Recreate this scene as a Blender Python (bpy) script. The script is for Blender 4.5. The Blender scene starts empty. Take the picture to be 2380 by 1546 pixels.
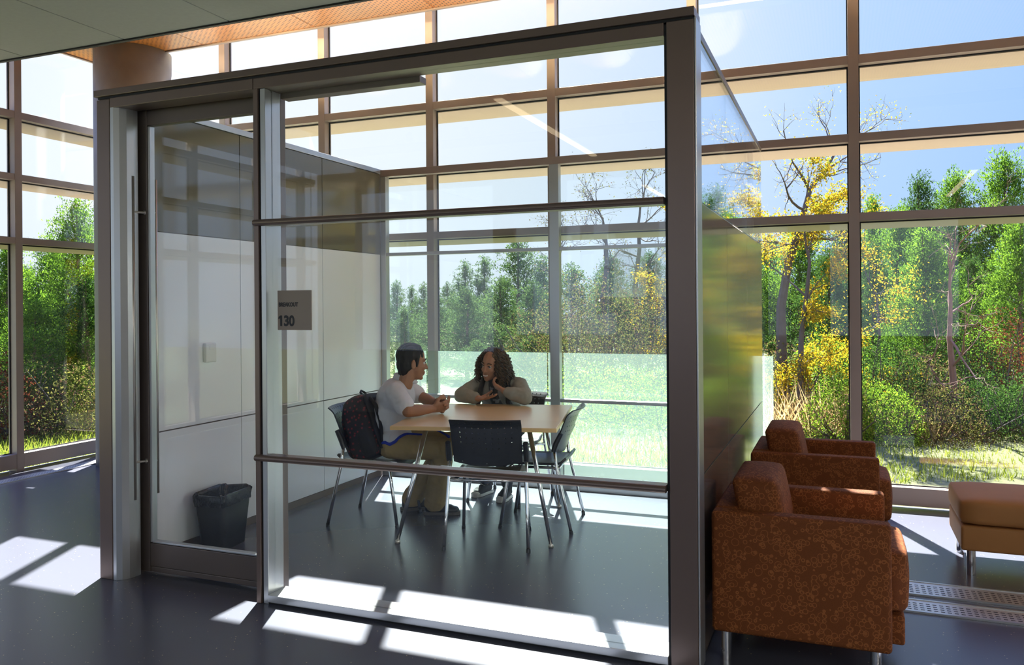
import bpy, bmesh, math, random
from mathutils import Vector, Matrix, Quaternion, noise
R = math.radians
random.seed(7)
S = bpy.context.scene
COL = S.collection
# ------------------------------------------------------------------ camera
W_PX, H_PX, F_PX = 2380.0, 1546.0, 1901.0
YAW, ROLL, EYE = R(21.94), 0.0078, 1.55
cam_d = bpy.data.cameras.new('camera')
cam = bpy.data.objects.new('camera', cam_d)
COL.objects.link(cam)
cam_d.sensor_fit = 'HORIZONTAL'
cam_d.sensor_width = 36.0
cam_d.lens = 36.0 * F_PX / W_PX
cam_d.shift_x = 0.0
cam_d.shift_y = -(H_PX / 2 - 707.4) / W_PX
cam_d.clip_end = 500
cam.matrix_world = (Matrix.Translation((0, 0, EYE)) @ Matrix.Rotation(YAW, 4, 'Z')
                    @ Matrix.Rotation(R(90), 4, 'X') @ Matrix.Rotation(-ROLL, 4, 'Z'))
S.camera = cam
# ------------------------------------------------------------------ sky, sun, exposure
SUN_AZ = Vector((-0.393, 0.92, 0)).normalized()
SUN_EL = R(48.0)
SUN_DIR = (SUN_AZ * math.cos(SUN_EL) + Vector((0, 0, math.sin(SUN_EL)))).normalized()
world = bpy.data.worlds.new('sky')
S.world = world
world.use_nodes = True
nt = world.node_tree
nt.nodes.clear()
tc = nt.nodes.new('ShaderNodeTexCoord')
vm = nt.nodes.new('ShaderNodeVectorMath'); vm.operation = 'DOT_PRODUCT'
GLOW = Vector((-0.60, 0.80, 0)).normalized()
vm.inputs[1].default_value = (GLOW * math.cos(R(12)) + Vector((0, 0, math.sin(R(12)))))
nt.links.new(tc.outputs['Generated'], vm.inputs[0])
cr = nt.nodes.new('ShaderNodeValToRGB')
els = cr.color_ramp.elements
els[0].position = 0.0; els[0].color = (0.75, 0.88, 1.15, 1)
els[1].position = 1.0; els[1].color = (0.86, 0.89, 0.98, 1)
e = els.new(0.60); e.color = (0.30, 0.50, 0.92, 1)
e = els.new(0.80); e.color = (0.44, 0.62, 0.94, 1)
e = els.new(0.94); e.color = (0.72, 0.80, 0.97, 1)
nt.links.new(vm.outputs['Value'], cr.inputs[0])
bg = nt.nodes.new('ShaderNodeBackground'); bg.inputs[1].default_value = 0.98
sp_ = nt.nodes.new('ShaderNodeSeparateXYZ'); nt.links.new(tc.outputs['Generated'], sp_.inputs[0])
mr = nt.nodes.new('ShaderNodeMapRange'); mr.inputs['From Min'].default_value = 0.36; mr.inputs['From Max'].default_value = 0.72
nt.links.new(sp_.outputs['Z'], mr.inputs['Value'])
mxs = nt.nodes.new('ShaderNodeMix'); mxs.data_type = 'RGBA'
nt.links.new(mr.outputs['Result'], mxs.inputs['Factor']); nt.links.new(cr.outputs[0], mxs.inputs[6])
mxs.inputs[7].default_value = (0.55, 0.95, 3.0, 1)
nt.links.new(mxs.outputs[2], bg.inputs[0])
wo = nt.nodes.new('ShaderNodeOutputWorld')
nt.links.new(bg.outputs[0], wo.inputs[0])

sun_d = bpy.data.lights.new('sun', 'SUN')
sun_d.energy = 36.0
sun_d.angle = R(0.55)
sun_d.color = (1.0, 0.965, 0.92)
sun = bpy.data.objects.new('sun', sun_d)
COL.objects.link(sun)
sun.rotation_euler = SUN_DIR.to_track_quat('Z', 'Y').to_euler()
S.view_settings.view_transform = 'Standard'
S.view_settings.look = 'None'
S.view_settings.gamma = 1.0
S.view_settings.use_curve_mapping = False
S.view_settings.exposure = 0.38
S.cycles.max_bounces = 10
S.cycles.diffuse_bounces = 5
S.cycles.glossy_bounces = 5
S.cycles.transmission_bounces = 8
S.cycles.transparent_max_bounces = 32
S.cycles.caustics_reflective = False
S.cycles.caustics_refractive = False
S.cycles.sample_clamp_indirect = 6.0
S.cycles.use_denoising = True

# ------------------------------------------------------------------ materials
MATS = {}
def mat(name, col, rough=0.5, metal=0.0, spec=0.5, **kw):
    m = bpy.data.materials.new(name); m.use_nodes = True
    b = m.node_tree.nodes['Principled BSDF']
    b.inputs['Base Color'].default_value = (*col, 1)
    b.inputs['Roughness'].default_value = rough
    b.inputs['Metallic'].default_value = metal
    b.inputs['Specular IOR Level'].default_value = spec
    for k, v in kw.items():
        b.inputs[k.replace('_', ' ')].default_value = v
    MATS[name] = m
    return m
def N(m, t, **kw):
    n = m.node_tree.nodes.new('ShaderNode' + t)
    for k, v in kw.items():
        if k == 'op': n.operation = v
        else: setattr(n, k, v)
    return n
def L(m, a, b): m.node_tree.links.new(a, b)
def val(m, op, a, b=None, c=None):
    n = N(m, 'Math', op=op)
    for i, x in enumerate((a, b, c)):
        if x is None: continue
        if isinstance(x, (int, float)): n.inputs[i].default_value = x
        else: L(m, x, n.inputs[i])
    return n.outputs[0]
def bsdf(m): return m.node_tree.nodes['Principled BSDF']
def mixcol(m, fac, c1, c2):
    n = N(m, 'Mix', data_type='RGBA')
    L(m, fac, n.inputs['Factor']) if not isinstance(fac, (int, float)) else None
    for sock, c in ((n.inputs[6], c1), (n.inputs[7], c2)):
        if isinstance(c, tuple): sock.default_value = (*c, 1)
        else: L(m, c, sock)
    return n.outputs[2]
def noise_var(m, scale, amt, detail=3.0, bump=0.0, coord='Object'):
    """mottle the base colour by +-amt and optionally add bump"""
    b = bsdf(m); col = tuple(b.inputs['Base Color'].default_value)[:3]
    t = N(m, 'TexCoord'); n = N(m, 'TexNoise'); n.inputs['Scale'].default_value = scale; n.inputs['Detail'].default_value = detail
    L(m, t.outputs[coord], n.inputs['Vector'])
    c = mixcol(m, n.outputs['Fac'], tuple(x * (1 - amt) for x in col), tuple(min(1, x * (1 + amt)) for x in col))
    L(m, c, b.inputs['Base Color'])
    if bump:
        bp = N(m, 'Bump'); bp.inputs['Strength'].default_value = bump; bp.inputs['Distance'].default_value = 0.01
        L(m, n.outputs['Fac'], bp.inputs['Height']); L(m, bp.outputs[0], b.inputs['Normal'])
    return m

def glass(name, tint=(0.93, 0.97, 0.95), f0=0.04, rough=0.0, refl=1.0):
    m = bpy.data.materials.new(name); m.use_nodes = True
    t = m.node_tree; t.nodes.clear()
    out = N(m, 'OutputMaterial'); mx = N(m, 'MixShader')
    tr = N(m, 'BsdfTransparent'); tr.inputs[0].default_value = (*tint, 1)
    gl = N(m, 'BsdfGlossy'); gl.inputs['Roughness'].default_value = rough; gl.inputs[0].default_value = (refl, refl, refl, 1)
    g = N(m, 'NewGeometry'); d = N(m, 'VectorMath', op='DOT_PRODUCT')
    L(m, g.outputs['Normal'], d.inputs[0]); L(m, g.outputs['Incoming'], d.inputs[1])
    x = val(m, 'SUBTRACT', 1.0, val(m, 'ABSOLUTE', d.outputs['Value']))
    p = val(m, 'POWER', x, 5.0)
    f = val(m, 'ADD', val(m, 'MULTIPLY', p, 1 - f0), f0)
    L(m, f, mx.inputs[0]); L(m, tr.outputs[0], mx.inputs[1]); L(m, gl.outputs[0], mx.inputs[2])
    L(m, mx.outputs[0], out.inputs[0])
    MATS[name] = m
    return m
glass('window_glass', (0.975, 0.985, 0.98), 0.035)
glass('booth_glass', (0.972, 0.992, 0.986), 0.03)
glass('side_glass', (0.94, 0.96, 0.97), 0.045)

def film(name, col, opac, trans):
    m = bpy.data.materials.new(name); m.use_nodes = True; m.node_tree.nodes.clear()
    out = N(m, 'OutputMaterial'); mx = N(m, 'MixShader'); mx2 = N(m, 'MixShader')
    tr = N(m, 'BsdfTransparent'); tr.inputs[0].default_value = (*trans, 1)
    df = N(m, 'BsdfDiffuse'); tl = N(m, 'BsdfTranslucent')
    for q in (df, tl): q.inputs[0].default_value = (*col, 1)
    mx2.inputs[0].default_value = 0.75
    L(m, df.outputs[0], mx2.inputs[1]); L(m, tl.outputs[0], mx2.inputs[2])
    mx.inputs[0].default_value = opac
    L(m, tr.outputs[0], mx.inputs[1]); L(m, mx2.outputs[0], mx.inputs[2]); L(m, mx.outputs[0], out.inputs[0])
    MATS[name] = m
film('milky_film', (0.60, 0.78, 0.73), 0.075, (0.96, 1.0, 0.985))
film('thin_paper', (0.86, 0.88, 0.90), 0.22, (0.95, 0.97, 1.0))

def emit(name, col, s):
    m = mat(name, col); b = bsdf(m)
    b.inputs['Emission Color'].default_value = (*col, 1); b.inputs['Emission Strength'].default_value = s
    return m

# floor: dark speckled rubber
m = mat('floor_rubber', (0.080, 0.085, 0.112), 0.27, 0, 0.5)
t = N(m, 'TexCoord'); v = N(m, 'TexVoronoi'); v.inputs['Scale'].default_value = 30.0
L(m, t.outputs['Object'], v.inputs['Vector'])
sp = val(m, 'LESS_THAN', v.outputs['Distance'], 0.085)
wn = N(m, 'TexWhiteNoise'); L(m, v.outputs['Position'], wn.inputs['Vector'])
sp = val(m, 'MULTIPLY', sp, val(m, 'GREATER_THAN', wn.outputs['Value'], 0.4))
L(m, mixcol(m, sp, (0.080, 0.085, 0.112), (0.36, 0.32, 0.22)), bsdf(m).inputs['Base Color'])

noise_var(mat('alu_warm', (0.35, 0.29, 0.25), 0.42, 0.2), 3, 0.06)
noise_var(mat('alu_frame', (0.20, 0.145, 0.12), 0.34, 0.45), 4, 0.05)
noise_var(mat('alu_dark', (0.165, 0.13, 0.11), 0.38, 0.45), 4, 0.05)
noise_var(mat('alu_light', (0.55, 0.56, 0.56), 0.30, 0.7), 4, 0.04)
mat('gasket', (0.01, 0.01, 0.011), 0.6)
mat('steel', (0.62, 0.58, 0.52), 0.28, 0.7)
mat('chrome', (0.78, 0.79, 0.8), 0.12, 1.0)
noise_var(mat('shade_beige', (0.40, 0.34, 0.275), 0.6), 2, 0.05)
noise_var(mat('soffit_white', (0.82, 0.80, 0.76), 0.7), 2, 0.03)
noise_var(mat('ceiling_grey', (0.33, 0.345, 0.34), 0.85), 30, 0.07)
noise_var(mat('concrete', (0.31, 0.325, 0.325), 0.75), 5, 0.25, 6.0, 0.25)
noise_var(mat('wall_paint', (0.50, 0.49, 0.46), 0.7), 1, 0.04)
noise_var(mat('panel_white', (0.86, 0.88, 0.90), 0.13, 0, 0.5), 1.2, 0.03)
noise_var(mat('panel_olive', (0.16, 0.145, 0.095), 0.08, 0, 0.6), 1.2, 0.08)
noise_var(mat('panel_taupe', (0.20, 0.155, 0.125), 0.11, 0, 0.45), 1.2, 0.06)
noise_var(mat('sign_taupe', (0.31, 0.245, 0.19), 0.45), 8, 0.05)
mat('ink', (0.012, 0.012, 0.014), 0.5)
noise_var(mat('table_maple', (0.74, 0.53, 0.28), 0.30, 0, 0.5), 3, 0.07)
noise_var(mat('table_edge', (0.62, 0.40, 0.17), 0.4), 6, 0.08)
noise_var(mat('chair_plastic', (0.022, 0.025, 0.030), 0.33, 0, 0.5), 20, 0.1)
noise_var(mat('switch_plastic', (0.72, 0.72, 0.70), 0.4), 4, 0.03)
noise_var(mat('bin_plastic', (0.005, 0.005, 0.006), 0.5, 0, 0.3), 8, 0.2)
noise_var(mat('bin_bag', (0.007, 0.007, 0.008), 0.22, 0, 0.5), 30, 0.3, 4, 0.8)
noise_var(mat('ottoman_top', (0.52, 0.30, 0.12), 0.7), 6, 0.10)
noise_var(mat('ottoman_side', (0.44, 0.20, 0.06), 0.7), 6, 0.12)
noise_var(mat('grille_alu', (0.62, 0.60, 0.56), 0.35, 0.7), 30, 0.1)

# armchair upholstery: rust fabric woven with orange rings
m = mat('rust_fabric', (0.16, 0.04, 0.015), 0.75, 0, 0.25)
t = N(m, 'TexCoord'); g = N(m, 'NewGeometry')
def ringset(scale, r0, wd):
    v = N(m, 'TexVoronoi'); v.inputs['Scale'].default_value = scale
    L(m, t.outputs['Object'], v.inputs['Vector'])
    a = val(m, 'ABSOLUTE', val(m, 'SUBTRACT', v.outputs['Distance'], r0))
    return val(m, 'LESS_THAN', a, wd)
rg = val(m, 'MAXIMUM', ringset(40.0, 0.36, 0.05), val(m, 'MULTIPLY', ringset(27.0, 0.42, 0.035), 0.8))
nz = N(m, 'TexNoise'); nz.inputs['Scale'].default_value = 220; L(m, t.outputs['Object'], nz.inputs['Vector'])
bc = mixcol(m, nz.outputs['Fac'], (0.14, 0.040, 0.010), (0.24, 0.072, 0.017))
L(m, mixcol(m, rg, bc, (0.36, 0.12, 0.032)), bsdf(m).inputs['Base Color'])
bp = N(m, 'Bump'); bp.inputs['Strength'].default_value = 0.35; bp.inputs['Distance'].default_value = 0.004
L(m, nz.outputs['Fac'], bp.inputs['Height']); L(m, bp.outputs[0], bsdf(m).inputs['Normal'])

# perforated wood veneer ceiling
m = mat('wood_perforated', (0.62, 0.30, 0.10), 0.38, 0, 0.5)
t = N(m, 'TexCoord'); sx = N(m, 'SeparateXYZ'); L(m, t.outputs['Object'], sx.inputs[0])
xs = val(m, 'DIVIDE', sx.outputs['X'], 0.030); row = val(m, 'FLOOR', xs)
ys = val(m, 'ADD', val(m, 'DIVIDE', sx.outputs['Y'], 0.052), val(m, 'MULTIPLY', val(m, 'MODULO', row, 2.0), 0.5))
sl = val(m, 'MULTIPLY', val(m, 'LESS_THAN', val(m, 'FRACT', xs), 0.38), val(m, 'LESS_THAN', val(m, 'FRACT', ys), 0.52))
mp = N(m, 'Mapping'); mp.inputs['Scale'].default_value = (1.0, 14.0, 1.0); L(m, t.outputs['Object'], mp.inputs['Vector'])
wv = N(m, 'TexNoise'); wv.inputs['Scale'].default_value = 3.0; wv.inputs['Detail'].default_value = 5; L(m, mp.outputs[0], wv.inputs['Vector'])
wc = mixcol(m, wv.outputs['Fac'], (0.50, 0.19, 0.04), (0.64, 0.28, 0.07))
L(m, mixcol(m, sl, wc, (0.10, 0.04, 0.015)), bsdf(m).inputs['Base Color'])

# ground
m = mat('meadow', (0.2, 0.25, 0.05), 0.9, 0, 0.1)
t = N(m, 'TexCoord'); n1 = N(m, 'TexNoise'); n1.inputs['Scale'].default_value = 0.8; n1.inputs['Detail'].default_value = 8
L(m, t.outputs['Object'], n1.inputs['Vector'])
L(m, mixcol(m, n1.outputs['Fac'], (0.06, 0.08, 0.03), (0.125, 0.12, 0.055)), bsdf(m).inputs['Base Color'])

# ------------------------------------------------------------------ mesh helpers
def tagp(o, label=None, cat=None, group=None, kind=None):
    if label: o['label'] = label
    if cat: o['category'] = cat
    if group: o['group'] = group
    if kind: o['kind'] = kind
    return o
def empty(name, loc=(0, 0, 0), rz=0.0):
    o = bpy.data.objects.new(name, None); COL.objects.link(o)
    o.location = loc; o.rotation_euler = (0, 0, rz); o.empty_display_size = 0.1
    return o
def obj(name, bm, material, parent=None, bevel=0.0, seg=2, smooth=False):
    me = bpy.data.meshes.new(name)
    bmesh.ops.recalc_face_normals(bm, faces=bm.faces[:])
    bm.to_mesh(me); bm.free()
    o = bpy.data.objects.new(name, me); COL.objects.link(o)
    ms = material if isinstance(material, (list, tuple)) else [material]
    for q in ms: me.materials.append(MATS[q])
    if smooth:
        for p in me.polygons: p.use_smooth = True
    if bevel:
        b = o.modifiers.new('bevel', 'BEVEL'); b.width = bevel; b.segments = seg; b.limit_method = 'ANGLE'; b.angle_limit = R(40)
        b.harden_normals = False
    if parent: o.parent = parent
    return o
def box(x0, x1, y0, y1, z0, z1, bm=None):
    bm = bm or bmesh.new()
    vs = [bm.verts.new((x, y, z)) for x in (x0, x1) for y in (y0, y1) for z in (z0, z1)]
    for f in ((0, 1, 3, 2), (4, 6, 7, 5), (0, 4, 5, 1), (2, 3, 7, 6), (0, 2, 6, 4), (1, 5, 7, 3)):
        bm.faces.new([vs[i] for i in f])
    return bm
def tube(pts, r, n=10, bm=None, cap=True):
    """tube along pts; r a number or one radius per point"""
    bm = bm or bmesh.new()
    pts = [Vector(p) for p in pts]
    rs = r if isinstance(r, (list, tuple)) else [r] * len(pts)
    rings = []
    ref = None
    for i, p in enumerate(pts):
        d = (pts[min(i + 1, len(pts) - 1)] - pts[max(i - 1, 0)])
        if d.length < 1e-9: d = Vector((0, 0, 1))
        d.normalize()
        if ref is None:
            ref = Vector((0, 0, 1)) if abs(d.z) < 0.9 else Vector((1, 0, 0))
        u = (ref - d * ref.dot(d))
        if u.length < 1e-6: u = d.orthogonal()
        u.normalize(); w = d.cross(u); ref = u
        rings.append([bm.verts.new(p + (u * math.cos(2 * math.pi * k / n) + w * math.sin(2 * math.pi * k / n)) * rs[i]) for k in range(n)])
    for a, b in zip(rings, rings[1:]):
        for k in range(n):
            bm.faces.new((a[k], a[(k + 1) % n], b[(k + 1) % n], b[k]))
    if cap:
        bm.faces.new(rings[0][::-1]); bm.faces.new(rings[-1])
    return bm
def prism(poly, a0, a1, axis='x', bm=None):
    """extrude a 2-D polygon (in the two other axes) from a0 to a1 along axis"""
    bm = bm or bmesh.new()
    def P(u, v, a): return {'x': (a, u, v), 'y': (u, a, v), 'z': (u, v, a)}[axis]
    A = [bm.verts.new(P(u, v, a0)) for u, v in poly]; B = [bm.verts.new(P(u, v, a1)) for u, v in poly]
    n = len(poly)
    for i in range(n): bm.faces.new((A[i], A[(i + 1) % n], B[(i + 1) % n], B[i]))
    bm.faces.new(A[::-1]); bm.faces.new(B)
    return bm
def struct(name): return tagp(empty(name), kind='structure')
def sbox(name, m, *b, bevel=0.0, parent=None):
    o = obj(name, box(*b), m, parent, bevel)
    if parent is None: o['kind'] = 'structure'
    return o
def dup(root, loc=None, rz=None):
    r = root.copy(); COL.objects.link(r)
    if loc is not None: r.location = loc
    if rz is not None: r.rotation_euler = (0, 0, rz)
    for ch in list(root.children):
        c = ch.copy(); COL.objects.link(c); c.parent = r
        for g in ch.children:
            d = g.copy(); COL.objects.link(d); d.parent = c
    return r

# ------------------------------------------------------------------ room shell
YC, XC = 6.72, -7.25            # inner faces of the back and the left glazed walls
ZH = 4.10                        # underside of the timber ceiling
sbox('floor', 'floor_rubber', XC - 0.12, 7.0, -3.4, YC + 0.12, -0.15, 0.0)
wbh = struct('wall_behind')
obj('lower_wall', box(XC, 7.0, -3.4, -3.2, 0.0, .9), 'wall_paint', wbh)
obj('upper_wall', box(XC, 7.0, -3.4, -3.2, 3.2, 4.3), 'wall_paint', wbh)
for a, b in ((XC, -6.6), (-4.4, -3.4), (-1.2, -.2), (2.0, 3.0), (5.2, 7.0)):
    obj('pier', box(a, b, -3.4, -3.2, .9, 3.2), 'wall_paint', wbh)
for a, b in ((-6.6, -4.4), (-3.4, -1.2), (-.2, 2.0), (3.0, 5.2)):
    obj('pane', box(a, b, -3.31, -3.30, .9, 3.2), 'window_glass', wbh)
sbox('wall_right', 'wall_paint', 6.8, 7.0, -3.2, YC + .12, 0.0, 4.3)
# grey panel ceiling with open joints
cl = struct('ceiling')
xs = [-7.2, -5.86, -4.83, -3.87, -2.9, -1.93, -0.96, 0.01, 0.98, 1.95, 2.92, 3.89, 4.86, 6.8]
for a, b in zip(xs, xs[1:]):
    obj('panel', box(a + .004, b - .004, -3.2, 4.47, 3.5, 3.53), 'ceiling_grey', cl, 0.003)
obj('backing', box(XC, 6.8, -3.2, 4.49, 3.533, 3.60), 'gasket', cl)
obj('edge', box(XC, 6.8, 4.473, 4.50, 3.49, 3.60), 'gasket', cl)
# timber ceiling over the glazed edge of the room
cw = struct('ceiling')
sx_ = [-7.18, -5.74, -4.45, -3.22, -2.0, -0.78, .44, 1.66, 2.88, 4.1, 6.8]
for a, b in zip(sx_, sx_[1:]):
    obj('panel', box(a + .004, b - .004, 3.4, 6.27, ZH, ZH + .03), 'wood_perforated', cw)
obj('edge', box(-7.2, 6.8, 6.272, 6.30, ZH - .012, ZH + .05), 'alu_warm', cw)
obj('edge', box(-7.21, -7.18, 3.4, 6.30, ZH - .012, ZH + .05), 'alu_warm', cw)
# white plaster above, running out to the glass
sbox('ceiling', 'soffit_white', XC - .12, 7.0, 3.3, YC + .12, ZH + .42, ZH + .56)
sbox('wall_bulkhead', 'soffit_white', XC - .1, 6.8, 3.3, 3.4, 3.6, ZH + .42)
sbox('wall_bulkhead', 'soffit_white', XC - .1, XC + .002, -3.2, 3.3, 3.6, ZH + .42)

# round concrete column
bm = bmesh.new()
n = 48
ring = []
tube([(-6.58, 6.2, 0), (-6.58, 6.2, 2.0), (-6.58, 6.2, ZH - .001)], 0.36, 48, bm)
o = obj('column', bm, 'concrete', None, 0, smooth=False)
for p in o.data.polygons: p.use_smooth = abs(p.normal.z) < .5
o['kind'] = 'structure'

# ---- glazed walls
def glazed_wall(name, along, base, lo, hi, ms, side):
    """along 'x' or 'y'; base = inner face coordinate of the mullions; side = outward sign"""
    root = struct(name)
    dp = 0.11 * side
    def bx(a0, a1, d0, d1, z0, z1):
        d0, d1 = base + d0, base + d1
        d0, d1 = min(d0, d1), max(d0, d1)
        return box(a0, a1, d0, d1, z0, z1) if along == 'x' else box(d0, d1, a0, a1, z0, z1)
    for mx in ms:
        obj('mullion', bx(mx - .037, mx + .037, 0, dp, 0, ZH + .42), 'alu_warm', root, .002)
    ed = [lo] + list(ms) + [hi]
    rows = [(0.03, .165), (2.16, 2.222), (2.763, 2.825), (3.352, 3.42), (ZH + .26, ZH + .42)]
    for a, b in zip(ed, ed[1:]):
        if b - a < .1: continue
        for z0, z1 in rows:
            obj('transom', bx(a + .037, b - .037, 0.002 * side, dp, z0, z1), 'soffit_white' if z0 > ZH else 'alu_warm', root, .002)  # head transom whitened so its colour carries the bright glow there
        for (p0, q0), (p1, q1) in zip(rows, rows[1:]):
            obj('pane', bx(a + .037, b - .037, .086 * side, .098 * side, q0, p1), 'window_glass', root)
            g = bmesh.new()
            for (u0, u1, w0, w1) in ((a + .037, a + .047, q0, p1), (b - .047, b - .037, q0, p1), (a + .047, b - .047, q0, q0 + .008), (a + .047, b - .047, p1 - .01, p1)):
                d0, d1 = sorted((base + .076 * side, base + .085 * side))
                box(u0, u1, d0, d1, w0, w1, g) if along == 'x' else box(d0, d1, u0, u1, w0, w1, g)
            obj('gasket', g, 'gasket', root)
    return root
mx = [-7.13, -5.92, -4.70, -3.515, -2.327, -1.117, 0.095, 1.305, 2.515, 3.725, 4.935, 6.145]
glazed_wall('window_1', 'x', YC, -7.25, 6.9, mx, +1)
my = [6.62, 5.465, 4.275, 3.085, 1.895, .705, -.485, -1.675, -2.865]
glazed_wall('window_2', 'y', XC, -3.2, 6.72, sorted(my), -1)
# outside: rounded sun shelves under each transom
def shade(name, zb, depth, th):
    out = [(0, zb), (depth - th * .5, zb - .004)] + [(depth - th * .5 + th * .5 * math.sin(a), zb + th * .5 - th * .5 * math.cos(a) - .004) for a in [math.pi * k / 8 for k in range(1, 9)]] + [(0, zb + th)]
    for ax in 'xy':
        base = YC + .115 if ax == 'x' else XC - .115
        sg = 1 if ax == 'x' else -1
        bm = prism([(base + sg * u, v) for u, v in out], *((XC - .115 - depth, 7.0) if ax == 'x' else (-3.3, YC + .115)), axis=ax)
        o = obj(name, bm, 'shade_beige', None); o['kind'] = 'structure'
shade('trim_1', 3.345, .44, .07)
shade('trim_2', 2.756, .44, .07)
shade('trim_3', 2.152, .56, .07)
sbox('roof', 'soffit_white', XC - .3, 7.0, -3.4, YC + .30, ZH + .56, ZH + .75)

# slim floor grille along the left glazing, and two perforated strips on the right
def grille(x0, x1, y0, y1, label):
    r = empty('floor_grille', ((x0 + x1) / 2, (y0 + y1) / 2, 0))
    tagp(r, label, 'floor grille')
    cx, cy = r.location.x, r.location.y
    bm = box(x0 - cx, x1 - cx, y0 - cy, y1 - cy, 0.0005, .006)
    alx = (x1 - x0) > (y1 - y0)
    lng, wid = ((x1 - x0), (y1 - y0)) if alx else ((y1 - y0), (x1 - x0))
    nf = len(bm.faces)
    k = int(lng / .03)
    for i in range(k):
        c = -lng / 2 + (i + .5) * lng / k
        for w in range(int(wid / .03) - 1):
            u = -wid / 2 + .03 + w * .03
            if alx: box(c - .009, c + .009, u - .004, u + .004, .0055, .0066, bm)
            else: box(u - .004, u + .004, c - .009, c + .009, .0055, .0066, bm)
    for i, f in enumerate(bm.faces):
        if i >= nf: f.material_index = 1
    obj('plate', bm, ['grille_alu', 'gasket'], r)
    for sgn in (-1, 1):
        e = sgn * (wid / 2 + .006)
        bm = box(-lng / 2, lng / 2, e - .006, e + .006, .0005, .010) if alx else box(e - .006, e + .006, -lng / 2, lng / 2, .0005, .010)
        obj('edge_bar', bm, 'alu_light', r)
    return r
grille(-.1, 4.5, 4.79, 4.99, 'perforated aluminium floor grille nearer the ottoman')
grille(-.1, 4.5, 4.525, 4.69, 'perforated aluminium floor grille farther from the ottoman, beside the front armchair')
grille(-6.99, -6.87, 1.0, 6.2, 'slim floor grille along the glazing beside the concrete column')

# linear ceiling lights over the corridor (first ones mirrored in the booth glass, bright pair added unseen as fill)
emit('lamp_white', (1.0, 0.78, 0.50), 4.0); emit('lamp_fill', (1.0, 0.95, 0.88), 55.0)
lx = [(-2.93, 'opposite the booth sign'), (-1.35, 'opposite the right half of the booth'), (0.23, 'opposite the armchairs'), (1.81, 'opposite the ottoman'), (3.39, 'added unseen as fill, one place in from the far side wall'), (4.97, 'added unseen as fill, beside the far side wall')]
for x, w in lx:
    r = empty('ceiling_light', (x, -1.5, 3.44))
    tagp(r, 'long slim ceiling light over the corridor, ' + w, 'ceiling light', 'linear corridor lights')
    obj('housing', box(-.05, .05, -1.6, 1.6, 0.012, .058), 'alu_light', r)
    obj('diffuser', box(-.04, .04, -1.58, 1.58, 0.0, .0115), 'lamp_fill' if x > 2 else 'lamp_white', r)
# warm uplighters in the cove above the grey ceiling edge, washing the timber
for x, w in ((-5.15, 'first'), (-4.35, 'second'), (-3.3, 'third'), (-2.3, 'fourth'), (-1.2, 'fifth')):
    r = empty('cove_light', (x, 4.36, 3.70))
    d = bpy.data.lights.new('beam', 'SPOT'); d.energy = 230; d.color = (1, .72, .42); d.spot_size = R(42); d.spot_blend = .9; d.shadow_soft_size = .03
    l = bpy.data.objects.new('beam', d); COL.objects.link(l); l.parent = r
    l.location = (0, .03, .06)
    l.rotation_euler = Vector((0, -1.62, -.30)).to_track_quat('Z', 'Y').to_euler()
    obj('housing', tube([(0, -.06, -.02), (0, -.0, .05)], .045, 14), 'alu_dark', r)
    obj('bracket', box(-.02, .02, -.09, -.05, -.10, -.01), 'alu_dark', r)
    tagp(r, 'warm cove uplighter behind the grey ceiling edge, %s from the column' % w, 'light', 'cove uplighters')
# warm strip between the timber edge and the plaster
emit('strip_warm', (1.0, .80, .56), 26.0)
o = obj('light_strip', box(-7.1, 6.7, 6.24, 6.27, ZH + .06, ZH + .085), 'strip_warm')
tagp(o, 'warm light strip hidden above the edge of the timber ceiling', 'light strip')

# ------------------------------------------------------------------ glass booth
FY = 3.46
BX0, BX1, BY1, BZ = -3.95, -0.565, 6.53, 2.79
wf = struct('wall_front')
def fb(name, m, *b, bevel=.003, parent=wf): return obj(name, box(*b), m, parent, bevel)
fb('post', 'alu_frame', BX0, -3.853, FY, FY + .13, 0, 2.735)
fb('post', 'alu_dark', BX0 + .01, -3.86, FY + .01, FY + .13, 2.735, 2.742)
# rounded jamb
bm = prism([(-3.850, FY + .002), (-3.826, FY + .002), (-3.800, FY + .02), (-3.782, FY + .055), (-3.777, FY + .10), (-3.777, FY + .13), (-3.850, FY + .13)], 0, 2.72, 'z')
obj('jamb', bm, 'alu_light', wf, .001, smooth=False)
fb('top_rail', 'alu_frame', BX0 - .01, BX1 + .004, FY - .012, FY + .14, 2.752, BZ)
fb('reveal', 'gasket', BX0 + .005, BX1 - .004, FY + .006, FY + .12, 2.741, 2.752, bevel=0)
fb('header', 'alu_frame', -3.850, -2.847, FY + .001, FY + .13, 2.685, 2.741)
fb('header', 'alu_frame', -2.843, -.692, FY + .001, FY + .13, 2.685, 2.741)
fb('post', 'alu_frame', -2.845, -2.815, FY, FY + .14, 0, 2.685)
fb('post', 'gasket', -2.815, -2.806, FY + .012, FY + .14, .0, 2.685, bevel=0)
fb('post', 'alu_light', -2.806, -2.775, FY + .008, FY + .135, .0, 2.685)
fb('post', 'alu_frame', -.680, BX1, FY, FY + .13, 0, 2.741)
fb('reveal', 'gasket', -.692, -.681, FY + .012, FY + .12, 0, 2.735, bevel=0)
fb('post', 'alu_light', BX1 + .0005, BX1 + .009, FY + .003, FY + .13, 0, 2.75)
fb('sill', 'alu_light', -2.775, -.692, FY + .0, FY + .15, .012, .050)
fb('sill', 'gasket', -2.775, -.692, FY + .012, FY + .14, 0, .012, bevel=0)
for z in (1.985, .760):
    bm = prism([(FY + .055, z - .016), (FY + .03, z - .016)] + [(FY - .004 - .017 * math.cos(a), z + .0165 * math.sin(a)) for a in [R(-90 + 18 * k) for k in range(11)]] + [(FY + .055, z + .016)], -2.84, -.695, 'x')
    obj('rail', bm, 'alu_frame', wf, .001)
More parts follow.
